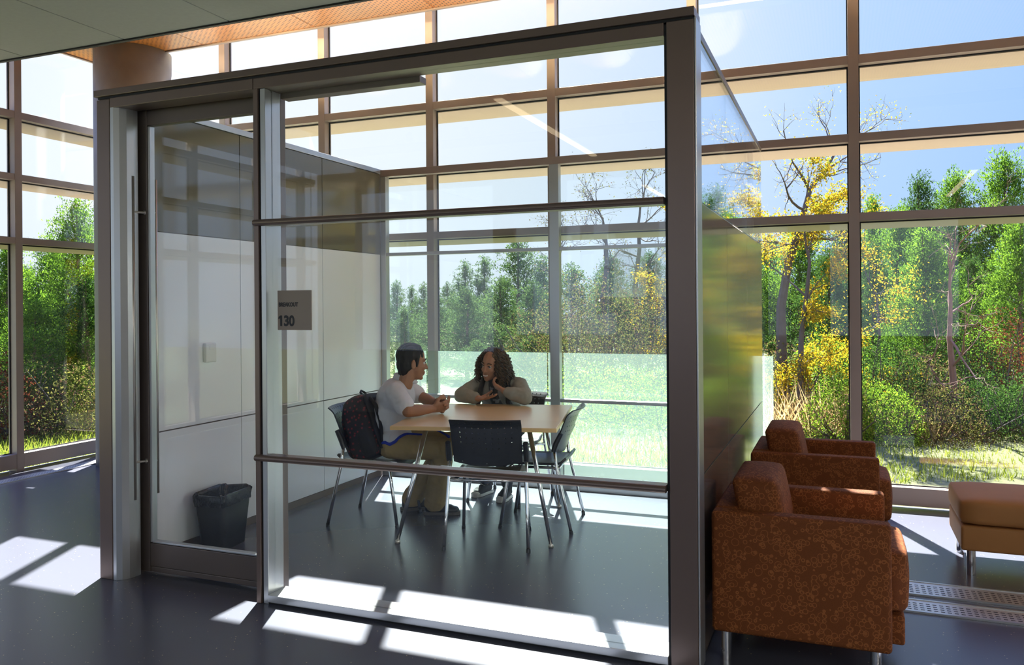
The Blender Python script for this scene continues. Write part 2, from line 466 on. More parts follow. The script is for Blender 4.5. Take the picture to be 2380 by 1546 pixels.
for z0, z1 in ((.05, .744), (.776, 1.969), (2.001, 2.685)):
    fb('pane', 'booth_glass', -2.775, -.692, FY + .058, FY + .068, z0, z1, bevel=0)
fb('track', 'alu_frame', -2.77, -1.93, FY + .13, FY + .20, 2.655, 2.69)

# sliding door
d1 = struct('door_1')
DY = 3.62
def db(name, m, *b, bevel=.003, parent=d1): return obj(name, box(*b), m, parent, bevel)
db('stile', 'alu_dark', -3.862, -3.740, DY, DY + .045, .012, 2.728)
db('stile', 'alu_dark', -2.889, -2.795, DY, DY + .045, .012, 2.728)
db('top_rail', 'alu_dark', -3.738, -2.891, DY + .001, DY + .044, 2.605, 2.728)
db('bottom_rail', 'alu_dark', -3.738, -2.891, DY + .001, DY + .044, .045, .178)
db('kick_strip', 'alu_dark', -3.738, -2.891, DY + .006, DY + .040, .012, .042)
db('glazing_bead', 'alu_light', -3.738, -3.722, DY + .003, DY + .042, .182, 2.601)
db('glazing_bead', 'alu_light', -3.722, -2.891, DY + .003, DY + .042, .180, .192)
db('pane', 'booth_glass', -3.722, -2.891, DY + .018, DY + .026, .192, 2.604, bevel=0)
for yy, xx, lo, hi, s0, s1, st in ((3.555, -3.786, .44, 2.305, 2.10, .655, DY), (3.72, -3.782, .445, 2.307, 2.11, .64, DY + .045)):
    h = obj('handle', tube([(xx, yy, lo), (xx, yy, hi)], .0125, 16), 'steel', d1, smooth=False)
    for p in h.data.polygons: p.use_smooth = abs(p.normal.z) < .5
    for z in (s0, s1):
        bm = tube([(xx, yy, z), (xx + .03, st, z)], .007, 10)
        dr = (Vector((xx + .03, st, z)) - Vector((xx, yy, z))).normalized()
        tube([Vector((xx + .03, st, z)) - dr * .008, Vector((xx + .03, st, z))], .014, 14, bm)
        obj('standoff', bm, 'steel', h)

# left wall of the booth: three rows of glossy back-painted panels
wl = struct('wall_left')
XI = -3.90
ys = [FY + .14, 4.60, 5.58, BY1 - .055]
for z0, z1, m in ((.055, .776, 'panel_white'), (.784, 2.012, 'panel_white'), (2.017, 2.745, 'panel_olive')):
    for a, b in zip(ys, ys[1:]):
        obj('panel', box(XI - .02, XI, a + .003, b - .003, z0, z1), m, wl, .001)
obj('core', box(BX0, XI - .021, FY + .13, BY1, 0, 2.75), 'alu_dark', wl)
obj('skirting', box(XI - .02, XI - .006, FY + .14, BY1 - .05, .0, .05), 'alu_frame', wl)
obj('cap', box(BX0 - .004, XI + .004, FY + .14, BY1, 2.75, BZ), 'alu_light', wl, .002)

# right wall: bronze-coloured glass panels below, clear glass above
wr = struct('wall_right')
ys = [FY + .13, 4.485, 5.475, BY1 - .002]
for z0, z1, m in ((.012, .795, 'panel_taupe'), (.803, 1.985, 'panel_taupe')):
    for a, b in zip(ys, ys[1:]):
        obj('panel', box(BX1 - .012, BX1, a + .002, b - .002, z0, z1), m, wr, .0005)
for a, b in zip(ys, ys[1:]):
    obj('pane', box(BX1 - .012, BX1, a + .002, b - .002, 1.993, 2.70), 'side_glass', wr)
    obj('panel', box(BX1 - .05, BX1 - .03, a + .002, b - .002, .012, 1.99), 'panel_white', wr)
obj('joint', box(BX1 - .028, BX1 - .014, FY + .13, BY1, 0.0, 1.989), 'alu_light', wr)
obj('cap', box(BX1 - .02, BX1 + .004, FY + .14, BY1, 2.70, 2.735), 'alu_frame', wr, .002)

# back wall of the booth
wb = struct('wall_back')
def bb(name, m, *b, bevel=.002): return obj(name, box(*b), m, wb, bevel)
Y0, Y1 = 6.48, 6.545
bb('jamb', 'alu_light', XI + .002, -3.845, Y0, Y1, 0, 2.72)
bb('mullion', 'alu_light', -2.268, -2.185, Y0, Y1, 0, 2.72)
bb('jamb', 'alu_light', -.66, BX1 - .056, Y0, Y1, 0, 2.72)
bb('header', 'alu_warm', XI + .002, BX1 - .056, Y0 - .002, Y1, 2.72, 2.782)
for a, b in ((-3.845, -2.268), (-2.185, -.66)):
    for z in (2.012, .742):
        bb('rail', 'alu_light', a, b, Y0 + .004, Y1, z - .014, z + .014)
    bb('sill', 'alu_light', a, b, Y0, Y1, 0, .05)
    for z0, z1 in ((.05, .728), (.756, 1.998), (2.026, 2.72)):
        bb('pane', 'booth_glass', a, b, Y0 + .03, Y0 + .038, z0, z1, bevel=0)
# translucent sheets put in for the milky band low behind the back glass
o = obj('milky_screen', box(-3.82, -2.335, 6.585, 6.588, .03, 1.135), 'milky_film'); tagp(o, 'pale green translucent screen low behind the woman and the man', 'screen', 'milky screens behind the booth')
o = obj('milky_screen', box(-2.325, -.49, 6.585, 6.588, .03, 1.135), 'milky_film'); tagp(o, 'pale green translucent screen low behind the empty chair at the table\'s right', 'screen', 'milky screens behind the booth')
for x0, x1, w in ((-1.735, -1.465, 'hung whole in view on the back glass'), (-1.395, -1.125, 'half hidden by the booth\'s corner post')):
    o = obj('paper_sheet', box(x0, x1, 6.556, 6.557, 1.60, 2.02), 'thin_paper'); tagp(o, 'thin translucent white sheet ' + w, 'paper')

# sign on the glass
sg = empty('room_sign', (-2.631, FY + .056, 1.528)); tagp(sg, 'square taupe room sign reading breakout 130 on the front glass', 'sign')
obj('plate', box(-.105, .105, -.006, .001, -.103, .103), 'sign_taupe', sg, .001)
def text(body, size, loc, parent, offs=.0):
    c = bpy.data.curves.new('lettering', 'FONT'); c.body = body; c.size = size; c.extrude = .0006; c.offset = offs
    c.materials.append(MATS['ink'])
    tmp = bpy.data.objects.new('tmp', c); COL.objects.link(tmp)
    me = bpy.data.meshes.new_from_object(tmp.evaluated_get(bpy.context.evaluated_depsgraph_get()))
    bpy.data.objects.remove(tmp)
    o = bpy.data.objects.new('lettering', me); COL.objects.link(o); o.parent = parent
    o.location = loc; o.rotation_euler = (R(90), 0, 0)
    return o
tx = text('BREAKOUT', .0295, (-.097, -.0068, .020), sg, .0009); tx.scale = (.80, 1, 1)
tx = text('130', .074, (-.099, -.0068, -.080), sg, .0026); tx.scale = (.90, 1, 1)
obj('lettering', prism([(-.092, -.0292), (-.0865, -.0292), (-.0865, -.040), (-.0985, -.046), (-.0985, -.038)], -.0074, -.0062, 'y'), 'ink', sg)

# wall switch / thermostat on the white panel
sw = empty('wall_control', (XI, 4.28, 1.245)); tagp(sw, 'small white wall control box on the white booth panel', 'wall control')
obj('case', box(0, .028, -.05, .05, -.064, .064), 'switch_plastic', sw, .008, 3)
obj('button', box(.0275, .030, -.018, .018, .02, .045), 'switch_plastic', sw, .002)

# waste bin
bn = empty('waste_bin', (-3.735, 4.225, 0)); tagp(bn, 'black waste bin lined with a crumpled black bag by the white wall', 'waste bin')
bn.rotation_euler = (0, 0, R(8))
def loop_rect(hx, hy, rad, z, n=6):
    out = []
    for (sx, sy, a0) in ((1, 1, 0), (-1, 1, 90), (-1, -1, 180), (1, -1, 270)):
        for k in range(n + 1):
            a = R(a0 + 90 * k / n); out.append(Vector((sx * (hx - rad) + rad * math.cos(a), sy * (hy - rad) + rad * math.sin(a), z)))
    return out
def loft(loops, bm=None, cap0=True, cap1=False):
    bm = bm or bmesh.new(); rs = [[bm.verts.new(p) for p in lp] for lp in loops]
    n = len(rs[0])
    for a, b in zip(rs, rs[1:]):
        for k in range(n): bm.faces.new((a[k], a[(k + 1) % n], b[(k + 1) % n], b[k]))
    if cap0: bm.faces.new(rs[0][::-1])
    if cap1: bm.faces.new(rs[-1])
    return bm
obj('body', loft([loop_rect(.085, .13, .03, 0), loop_rect(.112, .165, .035, .345), loop_rect(.106, .158, .032, .345), loop_rect(.082, .126, .03, .01)], cap1=True), 'bin_plastic', bn, smooth=True)
rr = random.Random(3); lps = []
for hx, hy, z, j in ((.113, .166, .285, .004), (.117, .170, .315, .007), (.118, .171, .350, .008), (.108, .160, .362, .008), (.100, .150, .345, .008), (.092, .140, .26, .012), (.08, .12, .14, .014)):
    lp = loop_rect(hx, hy, .035, z, 10)
    lps.append([p + Vector((rr.uniform(-j, j), rr.uniform(-j, j), rr.uniform(-j, j))) for p in lp])
obj('bag', loft(lps, cap0=False, cap1=True), 'bin_bag', bn, smooth=True)

# ------------------------------------------------------------------ meeting table
Uv, Vv = Vector((.974, .227, 0)).normalized(), Vector((-.227, .974, 0)).normalized()
TA = math.atan2(Uv.y, Uv.x)
TNL = Vector((-2.712, 4.610, 0)); TW, TD, TZ = 1.077, 1.195, .770
tb = empty('meeting_table', TNL + Uv * TW / 2 + Vv * TD / 2, TA)
tagp(tb, 'square maple-topped meeting table on splayed chrome legs inside the glass booth', 'table')
obj('tabletop', box(-TW / 2, TW / 2, -TD / 2, TD / 2, TZ - .026, TZ), 'table_maple', tb, .003)
obj('edge_band', box(-TW / 2 - .003, TW / 2 + .003, -TD / 2 - .003, TD / 2 + .003, TZ - .027, TZ - .003), 'table_edge', tb, .002)
for (au, av), (fu, fv) in (((.20, .15), (.03, .045)), ((.885, .15), (1.03, .075)), ((.88, 1.02), (.985, 1.10)), ((.20, 1.02), (.06, 1.13))):
    a = Vector((au - TW / 2, av - TD / 2, TZ - .03)); f = Vector((fu - TW / 2, fv - TD / 2, .018))
    lg = obj('leg', tube([f, a], [.0125, .0165], 14), 'chrome', tb, smooth=True)
    d = (a - f).normalized()
    obj('glide', tube([f - Vector((0, 0, .0175)), f - Vector((0, 0, .004)), f + d * .006], [.017, .017, .012], 12), 'steel', lg, smooth=True)

# ------------------------------------------------------------------ chairs
def chair_back_bm():
    bm = bmesh.new()
    def P(u, v):
        x = -.120 - .115 * v - .040 * (1 - u * u) - .030 * max(0, (v - .82) / .18) ** 2
        return (x, u * .228 * (.97 + .03 * v), .540 + .285 * v - .022 * (1 - u * u) * (1 - v))
    nu, nv = 11, 9
    us = [-1 + 2 * i / nu for i in range(nu + 1)]; vs = [j / nv for j in range(nv + 1)]
    cache = {}
    def V(u, v):
        k = (round(u, 4), round(v, 4))
        if k not in cache: cache[k] = bm.verts.new(P(u, v))
        return cache[k]
    for j in range(nv):
        for i in range(nu):
            u0, u1, v0, v1 = us[i], us[i + 1], vs[j], vs[j + 1]
            um, vm_ = (u0 + u1) / 2, (v0 + v1) / 2
            hole = (j >= 3 and 1 <= i <= nu - 2 and (j < nv)) and not (j == 3 and i in (1, 2, nu - 2, nu - 3))
            hole = hole or (j == 0 and i in (1, nu // 2, nu - 2))
            ringo = [V(u0, v0), V(um, v0), V(u1, v0), V(u1, vm_), V(u1, v1), V(um, v1), V(u0, v1), V(u0, vm_)]
            if hole:
                ru, rv = (u1 - u0) * .115, (u1 - u0) * .115 * .236 / .305
                inn = []
                for k in range(8):
                    a = R(225 + 45 * k); inn.append(bm.verts.new(P(um + ru * math.cos(a), vm_ + rv * math.sin(a))))
                for k in range(8): bm.faces.new((ringo[k], ringo[(k + 1) % 8], inn[(k + 1) % 8], inn[k]))
            else:
                bm.faces.new(ringo)
    return bm
def make_chair():
    c = empty('stacking_chair')
    b = obj('backrest', chair_back_bm(), 'chair_plastic', c)
    sm = b.modifiers.new('shell', 'SOLIDIFY'); sm.thickness = .009; sm.offset = 0
    # seat shell: dished, with a waterfall front
    bm = bmesh.new(); nx, ny = 14, 12; g = []
    for i in range(nx + 1):
        row = []
        for j in range(ny + 1):
            s, u = i / nx, -1 + 2 * j / ny
            x = -.20 + .455 * s; w = .218 - .03 * max(0, .25 - s) * 2 - .02 * max(0, s - .85) / .15
            z = .452 - .018 * (1 - u * u) * math.sin(math.pi * min(1, s * 1.1)) + .012 * u * u - .055 * max(0, (s - .80) / .2) ** 2 + .035 * max(0, (.12 - s) / .12) ** 2
            row.append(bm.verts.new((x, u * w, z)))
        g.append(row)
    for i in range(nx):
        for j in range(ny): bm.faces.new((g[i][j], g[i + 1][j], g[i + 1][j + 1], g[i][j + 1]))
    s_ = obj('seat', bm, 'chair_plastic', c, smooth=True)
    sm = s_.modifiers.new('shell', 'SOLIDIFY'); sm.thickness = .016; sm.offset = -1
    for sg in (-1, 1):
        obj('bracket', tube([(-.132, sg * .251, .548), (-.150, sg * .251, .60), (-.186, sg * .249, .672)], [.018, .020, .017], 10), 'chair_plastic', c)
        lg = obj('leg', tube([(-.252, sg * .268, .012), (-.20, sg * .258, .24), (-.150, sg * .250, .45), (-.138, sg * .250, .56)], .0115, 12), 'chrome', c, smooth=True)
        obj('foot_cap', tube([(-.253, sg * .268, .0), (-.250, sg * .268, .022)], .0135, 12), 'chair_plastic', lg)
        lg = obj('leg', tube([(.252, sg * .228, .012), (.215, sg * .215, .25), (.185, sg * .205, .425), (.16, sg * .20, .438)], .0115, 12), 'chrome', c, smooth=True)
        obj('foot_cap', tube([(.253, sg * .228, .0), (.250, sg * .2275, .022)], .0135, 12), 'chair_plastic', lg)
        obj('seat_rail', tube([(-.150, sg * .250, .43), (-.12, sg * .20, .428), (.16, sg * .20, .428)], .010, 10), 'chrome', c, smooth=True)
    obj('stretcher', tube([(-.155, -.25, .425), (-.155, .25, .425)], .010, 10), 'chrome', c, smooth=True)
    return c
def aim(rear, front):  # place from the mid points of the rear and of the front feet
    r, f = Vector((*rear, 0)), Vector((*front, 0)); d = f - r
    m_ = (r + f) / 2
    return m_, math.atan2(d.y, d.x)
chair_spots = [
    ((-2.080, 4.690), (-2.217, 5.185), 'empty black perforated chair with its back to the camera, at the near table edge'),
    ((-3.405, 5.12), (-2.903, 5.19), 'black chair the man in the white shirt sits on, backpack on it'),
    ((-1.735, 5.512), (-2.235, 5.440), 'empty black chair seen from its side at the right table edge'),
    ((-2.455, 6.30), (-2.510, 5.81), 'black chair behind the table that the curly-haired woman sits on'),
]
proto = make_chair()
for i, (r_, f_, lab) in enumerate(chair_spots):
    c = proto if i == 0 else dup(proto)
    c.location, a = aim(r_, f_)[0], aim(r_, f_)[1]
    c.rotation_euler = (0, 0, a)
    tagp(c, lab, 'chair', 'black chairs around the meeting table')

# ------------------------------------------------------------------ armchairs
def cushion(x0, x1, y0, y1, z0, z1, crown=.02, n=10, lean=0.0, rad=.035):
    """soft box: subdivided, its faces bulged"""
    bm = box(-1, 1, -1, 1, -1, 1)
    bmesh.ops.subdivide_edges(bm, edges=bm.edges[:], cuts=n, use_grid_fill=True)
    hx, hy, hz = (x1 - x0) / 2, (y1 - y0) / 2, (z1 - z0) / 2
    for v in bm.verts:
        p = v.co.copy()
        q = Vector((p.x * hx, p.y * hy, p.z * hz))
        inner = Vector((max(-hx + rad, min(hx - rad, q.x)), max(-hy + rad, min(hy - rad, q.y)), max(-hz + rad, min(hz - rad, q.z))))
        d = q - inner
        if d.length > 1e-6: q = inner + d.normalized() * min(rad, d.length)
        bx_, by_, bz_ = (1 - p.x ** 2), (1 - p.y ** 2), (1 - p.z ** 2)
        if abs(p.z) > .99: q.z += math.copysign(crown * bx_ * by_, p.z)
        if abs(p.x) > .99: q.x += math.copysign(crown * .7 * bz_ * by_, p.x)
        if abs(p.y) > .99: q.y += math.copysign(crown * .5 * bx_ * bz_, p.y)
        q.x += lean * (q.z + hz)
        v.co = q + Vector(((x0 + x1) / 2, (y0 + y1) / 2, (z0 + z1) / 2))
    return bm
def make_armchair():
    a = empty('armchair')
    W = .67
    for y0 in (0, W - .09):
        obj('arm', box(-.53, .18, y0, y0 + .09, .13, .65), 'rust_fabric', a, .018, 4, smooth=False)
    obj('back_frame', box(-.53, -.42, .0905, W - .0905, .13, .652), 'rust_fabric', a, .018, 4)
    obj('base', box(-.415, .232, .0915, W - .0915, .14, .262), 'rust_fabric', a, .012, 3)
    obj('seat_cushion', cushion(-.41, .245, .095, W - .095, .266, .52, .022), 'rust_fabric', a, smooth=True)
    obj('back_cushion', cushion(-.41, -.215, .10, W - .10, .525, .775, .016, lean=-.20, rad=.026), 'rust_fabric', a, smooth=True)
    for x in (-.475, .12):
        for y in (.045, W - .045):
            obj('leg', tube([(x, y, 0), (x, y, .128)], .021, 18), 'chrome', a, smooth=False)
    return a
ac = make_armchair(); ac.location = (0.0, 3.60, 0)
tagp(ac, 'rust armchair with woven rings nearest the camera, against the booth side', 'armchair', 'rust armchairs beside the booth')
a2 = dup(ac, (0.015, 5.10, 0))
tagp(a2, 'rust armchair standing behind the nearer one, by the glazed wall', 'armchair', 'rust armchairs beside the booth')

ot = empty('ottoman', (0.99, 5.485, 0)); tagp(ot, 'long orange-tan ottoman on chrome legs, cut off at the picture edge', 'ottoman')
obj('cushion', cushion(-.38, .70, -.285, .285, .288, .435, .012), 'ottoman_side', ot, smooth=True)
obj('base', box(-.375, .695, -.28, .28, .145, .286), 'ottoman_side', ot, .015, 3)
for x in (-.32, .64):
    for y in (-.225, .225): obj('leg', tube([(x, y, 0), (x, y, .144)], .024, 18), 'chrome', ot)

# ------------------------------------------------------------------ planting outside
def pos(px, D, z=0.0):
    c, s = math.cos(YAW), math.sin(YAW)
    return Vector((-s, c, 0)) * D + Vector((c, s, 0)) * ((px - 1190) / F_PX * D) + Vector((0, 0, z))
def top_z(px, D, y): return EYE + (707.4 - (px - 1190) * ROLL - y) / F_PX * D
def leafmat(name, dark, light, trans=0.5, alt=None, altp=0.0):
    m = bpy.data.materials.new(name); m.use_nodes = True; m.node_tree.nodes.clear()
    out = N(m, 'OutputMaterial'); g = N(m, 'NewGeometry')
    c = mixcol(m, g.outputs['Random Per Island'], dark, light)
    if alt:
        w = N(m, 'TexWhiteNoise', noise_dimensions='1D'); L(m, g.outputs['Random Per Island'], w.inputs['W'])
        c = mixcol(m, val(m, 'LESS_THAN', w.outputs['Value'], altp), c, alt)
    d = N(m, 'BsdfDiffuse'); t = N(m, 'BsdfTranslucent'); x = N(m, 'MixShader'); x.inputs[0].default_value = trans
    L(m, c, d.inputs[0]); L(m, c, t.inputs[0]); L(m, d.outputs[0], x.inputs[1]); L(m, t.outputs[0], x.inputs[2])
    L(m, x.outputs[0], out.inputs[0]); MATS[name] = m
leafmat('leaf_cedar', (0.022, 0.065, 0.010), (0.16, 0.29, 0.022), .55)
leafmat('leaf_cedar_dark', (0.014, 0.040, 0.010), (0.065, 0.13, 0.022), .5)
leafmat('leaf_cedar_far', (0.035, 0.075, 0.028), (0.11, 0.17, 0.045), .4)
leafmat('leaf_yellow', (0.30, 0.20, 0.01), (0.62, 0.42, 0.02), .55, (0.16, 0.20, 0.02), .25)
leafmat('leaf_olive', (0.045, 0.055, 0.015), (0.17, 0.16, 0.04), .5, (0.09, 0.05, 0.03), .25)
leafmat('leaf_green', (0.03, 0.09, 0.01), (0.24, 0.36, 0.03), .55)
leafmat('leaf_red', (0.06, 0.012, 0.008), (0.16, 0.045, 0.02), .45)
leafmat('dry_grass', (0.30, 0.20, 0.08), (0.62, 0.46, 0.22), .4)
leafmat('grass_blade', (0.09, 0.14, 0.015), (0.30, 0.34, 0.04), .5)
noise_var(mat('bark_grey', (0.075, 0.06, 0.05), 0.9), 12, 0.3, 4, .4)
noise_var(mat('bark_red', (0.20, 0.11, 0.075), 0.9), 12, 0.3, 4, .4)

def leaf_mesh(name, leaves, m):
    """leaves: list of (p, dir, up, length, width) -> one mesh of folded blades"""
    vs, fs = [], []
    for p, d, u, l, w in leaves:
        s = d.cross(u)
        if s.length < 1e-4: s = d.orthogonal()
        s.normalize(); s *= w / 2
        nn = s.cross(d).normalized() * (w * .25)
        k = len(vs)
        vs += [p, p + d * l * .45 - s + nn, p + d * l, p + d * l * .45 + s + nn]
        fs.append((k, k + 1, k + 2, k + 3))
    me = bpy.data.meshes.new(name); me.from_pydata(vs, [], fs); me.materials.append(MATS[m]); me.update()
    return me
def rv(r): return Vector((r.gauss(0, 1), r.gauss(0, 1), r.gauss(0, 1)))
def cedar_meshes(seed, m, ratio=.34, nb=90, ns=26, nl=7, ls=.013, lw=.0046, low=.03):
    r = random.Random(seed); leaves = []; bmt = bmesh.new()
    tube([(0, 0, -.02), (.01 * r.uniform(-1, 1), 0, .4), (0, .01, .96)], [.016, .011, .002], 7, bmt)
    for b in range(nb):
        h = low + (1 - low) * (b / nb) ** .9
        ang = r.uniform(0, 2 * math.pi); prof = (1 - h) ** .95 * (min(1, .45 + h * 3.2))
        ln = ratio * prof * r.uniform(.55, 1.3) + .012
        el = R(r.uniform(8, 38) + 25 * h)
        d = Vector((math.cos(ang) * math.cos(el), math.sin(ang) * math.cos(el), math.sin(el)))
        p0 = Vector((0, 0, h * .94))
        if b % 2 == 0 and h < .8: tube([p0, p0 + d * ln * .55, p0 + d * ln * .9 + Vector((0, 0, .01))], [.0045 * (1.1 - h), .003 * (1.1 - h), .0008], 4, bmt)
        k = max(4, int(ns * (ln / ratio + .12)))
        for i in range(k):
            t = r.uniform(.18, 1.03) ** .8
            q = p0 + d * ln * t + rv(r) * (.020 + .03 * ln / ratio * (1 - .4 * t))
            q.z += .02 * t * t
            for _ in range(nl):
                dd = (d * .8 + Vector((0, 0, .55)) + rv(r) * .55).normalized()
                leaves.append((q + rv(r) * .010, dd, rv(r), ls * r.uniform(.6, 1.3), lw * r.uniform(.7, 1.3)))
    for i in range(30):
        q = Vector((0, 0, .9 + .1 * r.random())) + rv(r) * .008
        leaves.append((q, (Vector((0, 0, 1)) + rv(r) * .35).normalized(), rv(r), ls, lw))
    mt = bpy.data.meshes.new('trunk'); bmt.to_mesh(mt); bmt.free(); mt.materials.append(MATS['bark_red'])
    return leaf_mesh('foliage', leaves, m), mt
def thing_of(name, parts, loc, sc, rz, label, cat, group=None):
    e = empty(name, loc, rz); e.scale = sc
    for pn, me in parts:
        o = bpy.data.objects.new(pn, me); COL.objects.link(o); o.parent = e
    return tagp(e, label, cat, group)
CED = [cedar_meshes(11 + i, 'leaf_cedar', .32 + .03 * (i % 3), nb=120, ns=34, nl=15) for i in range(4)]
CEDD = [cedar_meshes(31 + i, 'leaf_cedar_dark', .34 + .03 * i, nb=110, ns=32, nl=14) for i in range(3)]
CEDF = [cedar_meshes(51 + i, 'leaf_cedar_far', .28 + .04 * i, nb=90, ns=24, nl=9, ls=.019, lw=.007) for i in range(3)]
tr_n = [0]
def cedar(px, D, ytop, wide, kind, label, group=None, z0=-.15):
    z = top_z(px, D, ytop) - z0
    r = random.Random(int(px * 7 + D * 13)); src = {'c': CED, 'd': CEDD, 'f': CEDF}[kind]
    fo, tk = src[r.randrange(len(src))]
    thing_of('cedar_tree', [('foliage', fo), ('trunk', tk)], pos(px, D, z0), (z * wide, z * wide, z), r.uniform(0, 6.28), label, 'tree', group)

def branch_tree(seed, trunk, leaf_m, nleaf, ls, depth=4, thick=.05, spread=.55, lean=None, leafspan=1.0, bark='bark_grey', low=.0, kids=3):
    """trunk: list of world-scale points; returns (foliage mesh, wood mesh)"""
    r = random.Random(seed); bm = bmesh.new(); tips = []
    def grow(p, d, ln, th, lev):
        n = 4; pts = [p]; dd = d.copy()
        for i in range(n):
            dd = (dd + rv(r) * .16 + Vector((0, 0, .05))).normalized(); pts.append(pts[-1] + dd * ln / n)
        tube(pts, [th * (1 - .55 * i / n) for i in range(n + 1)], 6 if lev < 2 else 4, bm, cap=False)
        if lev >= 2: tips.extend((q, dd.copy()) for q in pts[1:])
        if lev < depth:
            for k in range(kids + (lev == 0)):
                q = pts[r.randrange(1, n + 1)] if k else pts[-1]
                nd = (dd + rv(r) * spread).normalized()
                grow(q, nd, ln * r.uniform(.5, .8), th * .48, lev + 1)
    pts = [Vector(p) for p in trunk]
    k = len(pts)
    tube(pts, [thick * (1 - .6 * i / (k - 1)) for i in range(k)], 8, bm)
    for i in range(1, k):
        seg = pts[i] - pts[i - 1]
        if i / (k - 1) < low: continue
        for _ in range(2):
            q = pts[i - 1].lerp(pts[i], r.uniform(.3, 1)); d = (seg.normalized() * .7 + rv(r) * spread).normalized()
            grow(q, d, r.uniform(.45, .75), thick * .4 * (1 - .4 * i / k), 1)
    grow(pts[-1], (pts[-1] - pts[-2]).normalized(), .7, thick * .38, 0)
    leaves = []
    if tips:
        for i in range(nleaf):
            q, d = tips[r.randrange(len(tips))]
            leaves.append((q + rv(r) * .05, rv(r).normalized(), rv(r), ls * r.uniform(.6, 1.3), ls * .6 * r.uniform(.7, 1.2)))
    mw = bpy.data.meshes.new('branches'); bm.to_mesh(mw); bm.free(); mw.materials.append(MATS[bark])
    return leaf_mesh('foliage', leaves, leaf_m) if leaves else None, mw
def place_branch(name, px, D, fo, wd, label, cat='tree', z0=-.12, rz=None, sc=1.0, group=None):
    parts = [('branches', wd)] + ([('foliage', fo)] if fo else [])
    thing_of(name, parts, pos(px, D, z0), (sc, sc, sc), YAW if rz is None else rz, label, cat, group)

def shrub(px, D, w, h, m, n, ls, label, name='shrub', z0=-.12, seed=None, group=None, dens=1.0):
    r = random.Random(seed if seed is not None else int(px * 3 + D * 17)); leaves = []; bm = bmesh.new()
    for s in range(16):
        a = r.uniform(0, 6.28); q = Vector((math.cos(a) * w * .45 * r.random(), math.sin(a) * w * .45 * r.random(), 0))
        t = q * 1.9 + Vector((0, 0, h * r.uniform(.55, .95)))
        mid = (q + t) / 2 + rv(r) * .05 * w
        tube([q * .3, mid, t], [.012, .008, .003], 4, bm, cap=False)
    for i in range(int(n * 1.7)):
        while True:
            p = Vector((r.uniform(-1, 1), r.uniform(-1, 1), r.uniform(0, 1)))
            e = p.x ** 2 + p.y ** 2 + (p.z * 1.0) ** 2
            if e < 1: break
        lump = 1 + .28 * noise.noise(Vector((p.x * 2.2 + px, p.y * 2.2, p.z * 2.2 + D)))
        if r.random() > .25 + .75 * e: continue
        q = Vector((p.x * w / 2 * lump, p.y * w / 2 * lump, max(.02, p.z * h * lump)))
        leaves.append((q, (rv(r) + Vector((0, 0, .4))).normalized(), rv(r), ls * .72 * r.uniform(.6, 1.4), ls * .40 * r.uniform(.7, 1.3)))
    mw = bpy.data.meshes.new('stems'); bm.to_mesh(mw); bm.free(); mw.materials.append(MATS['bark_grey'])
    thing_of(name, [('stems', mw), ('foliage', leaf_mesh('foliage', leaves, m))], pos(px, D, z0), (1, 1, 1), r.uniform(0, 6), label, 'shrub', group)

# ground: rolling meadow
bm = bmesh.new(); n = 60; g = []
for i in range(n + 1):
    row = []
    for j in range(n + 1):
        x, y = -60 + 120 * i / n, -20 + 110 * j / n
        d = max(0, max(y - 12, -(x + 12), x - 30))
        z = -.16 + .12 * noise.noise(Vector((x * .13, y * .13, 0))) - .004 * d
        if XC - 1 < x < 8 and y < 8: z = -.2
        row.append(bm.verts.new((x, y, z)))
    g.append(row)
for i in range(n):
    for j in range(n): bm.faces.new((g[i][j], g[i + 1][j], g[i + 1][j + 1], g[i][j + 1]))
o = obj('ground', bm, 'meadow', None, smooth=True); o['kind'] = 'structure'
r = random.Random(5); lv = []
for i in range(42000):
    px = r.uniform(1250, 2750) if i % 3 else r.uniform(-500, 300); D = r.uniform(7.6, 13)
    p = pos(px, D, -.17)
    if p.y < YC + .25 and p.x > XC - .3: continue
    hgt = r.uniform(.04, .16)
    lv.append((p, (Vector((0, 0, 1)) + rv(r) * .35).normalized(), rv(r), hgt, .012))
o = bpy.data.objects.new('grass', leaf_mesh('grass', lv, 'grass_blade')); COL.objects.link(o)
tagp(o, 'short sunlit grass outside the glazed walls', 'grass', kind='stuff')

# --- right of the booth
for a in (
    (2335, 17.5, 345, 1.0, 'c', 'tallest ragged cedar at the far right skyline'),
    (2222, 18.5, 388, 1.0, 'c', 'pointed cedar on the skyline between two others, right of the mullion'),
    (2140, 18.0, 398, .95, 'd', 'twin-topped cedar on the skyline left of the pointed one'),
    (2030, 21.0, 448, .9, 'c', 'small thin cedar top just right of the window mullion'),
    (2150, 12.5, 520, 1.25, 'c', 'broad bright green cedar filling the right window'),
    (2370, 13.0, 500, 1.2, 'c', 'broad cedar cut off by the right picture edge'),
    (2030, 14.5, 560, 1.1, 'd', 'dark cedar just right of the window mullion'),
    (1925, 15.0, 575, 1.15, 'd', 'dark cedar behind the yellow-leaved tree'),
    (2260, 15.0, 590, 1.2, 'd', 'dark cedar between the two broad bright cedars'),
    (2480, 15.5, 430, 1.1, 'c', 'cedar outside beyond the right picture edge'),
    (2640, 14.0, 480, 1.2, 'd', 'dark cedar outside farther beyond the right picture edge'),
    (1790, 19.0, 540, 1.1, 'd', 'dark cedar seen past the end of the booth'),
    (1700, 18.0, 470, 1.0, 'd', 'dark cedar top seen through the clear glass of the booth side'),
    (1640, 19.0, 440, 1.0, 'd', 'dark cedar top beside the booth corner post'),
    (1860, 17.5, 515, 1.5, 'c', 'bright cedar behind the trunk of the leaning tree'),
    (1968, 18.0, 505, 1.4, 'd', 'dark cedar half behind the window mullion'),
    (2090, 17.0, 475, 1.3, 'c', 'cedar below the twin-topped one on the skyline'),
): cedar(*a)
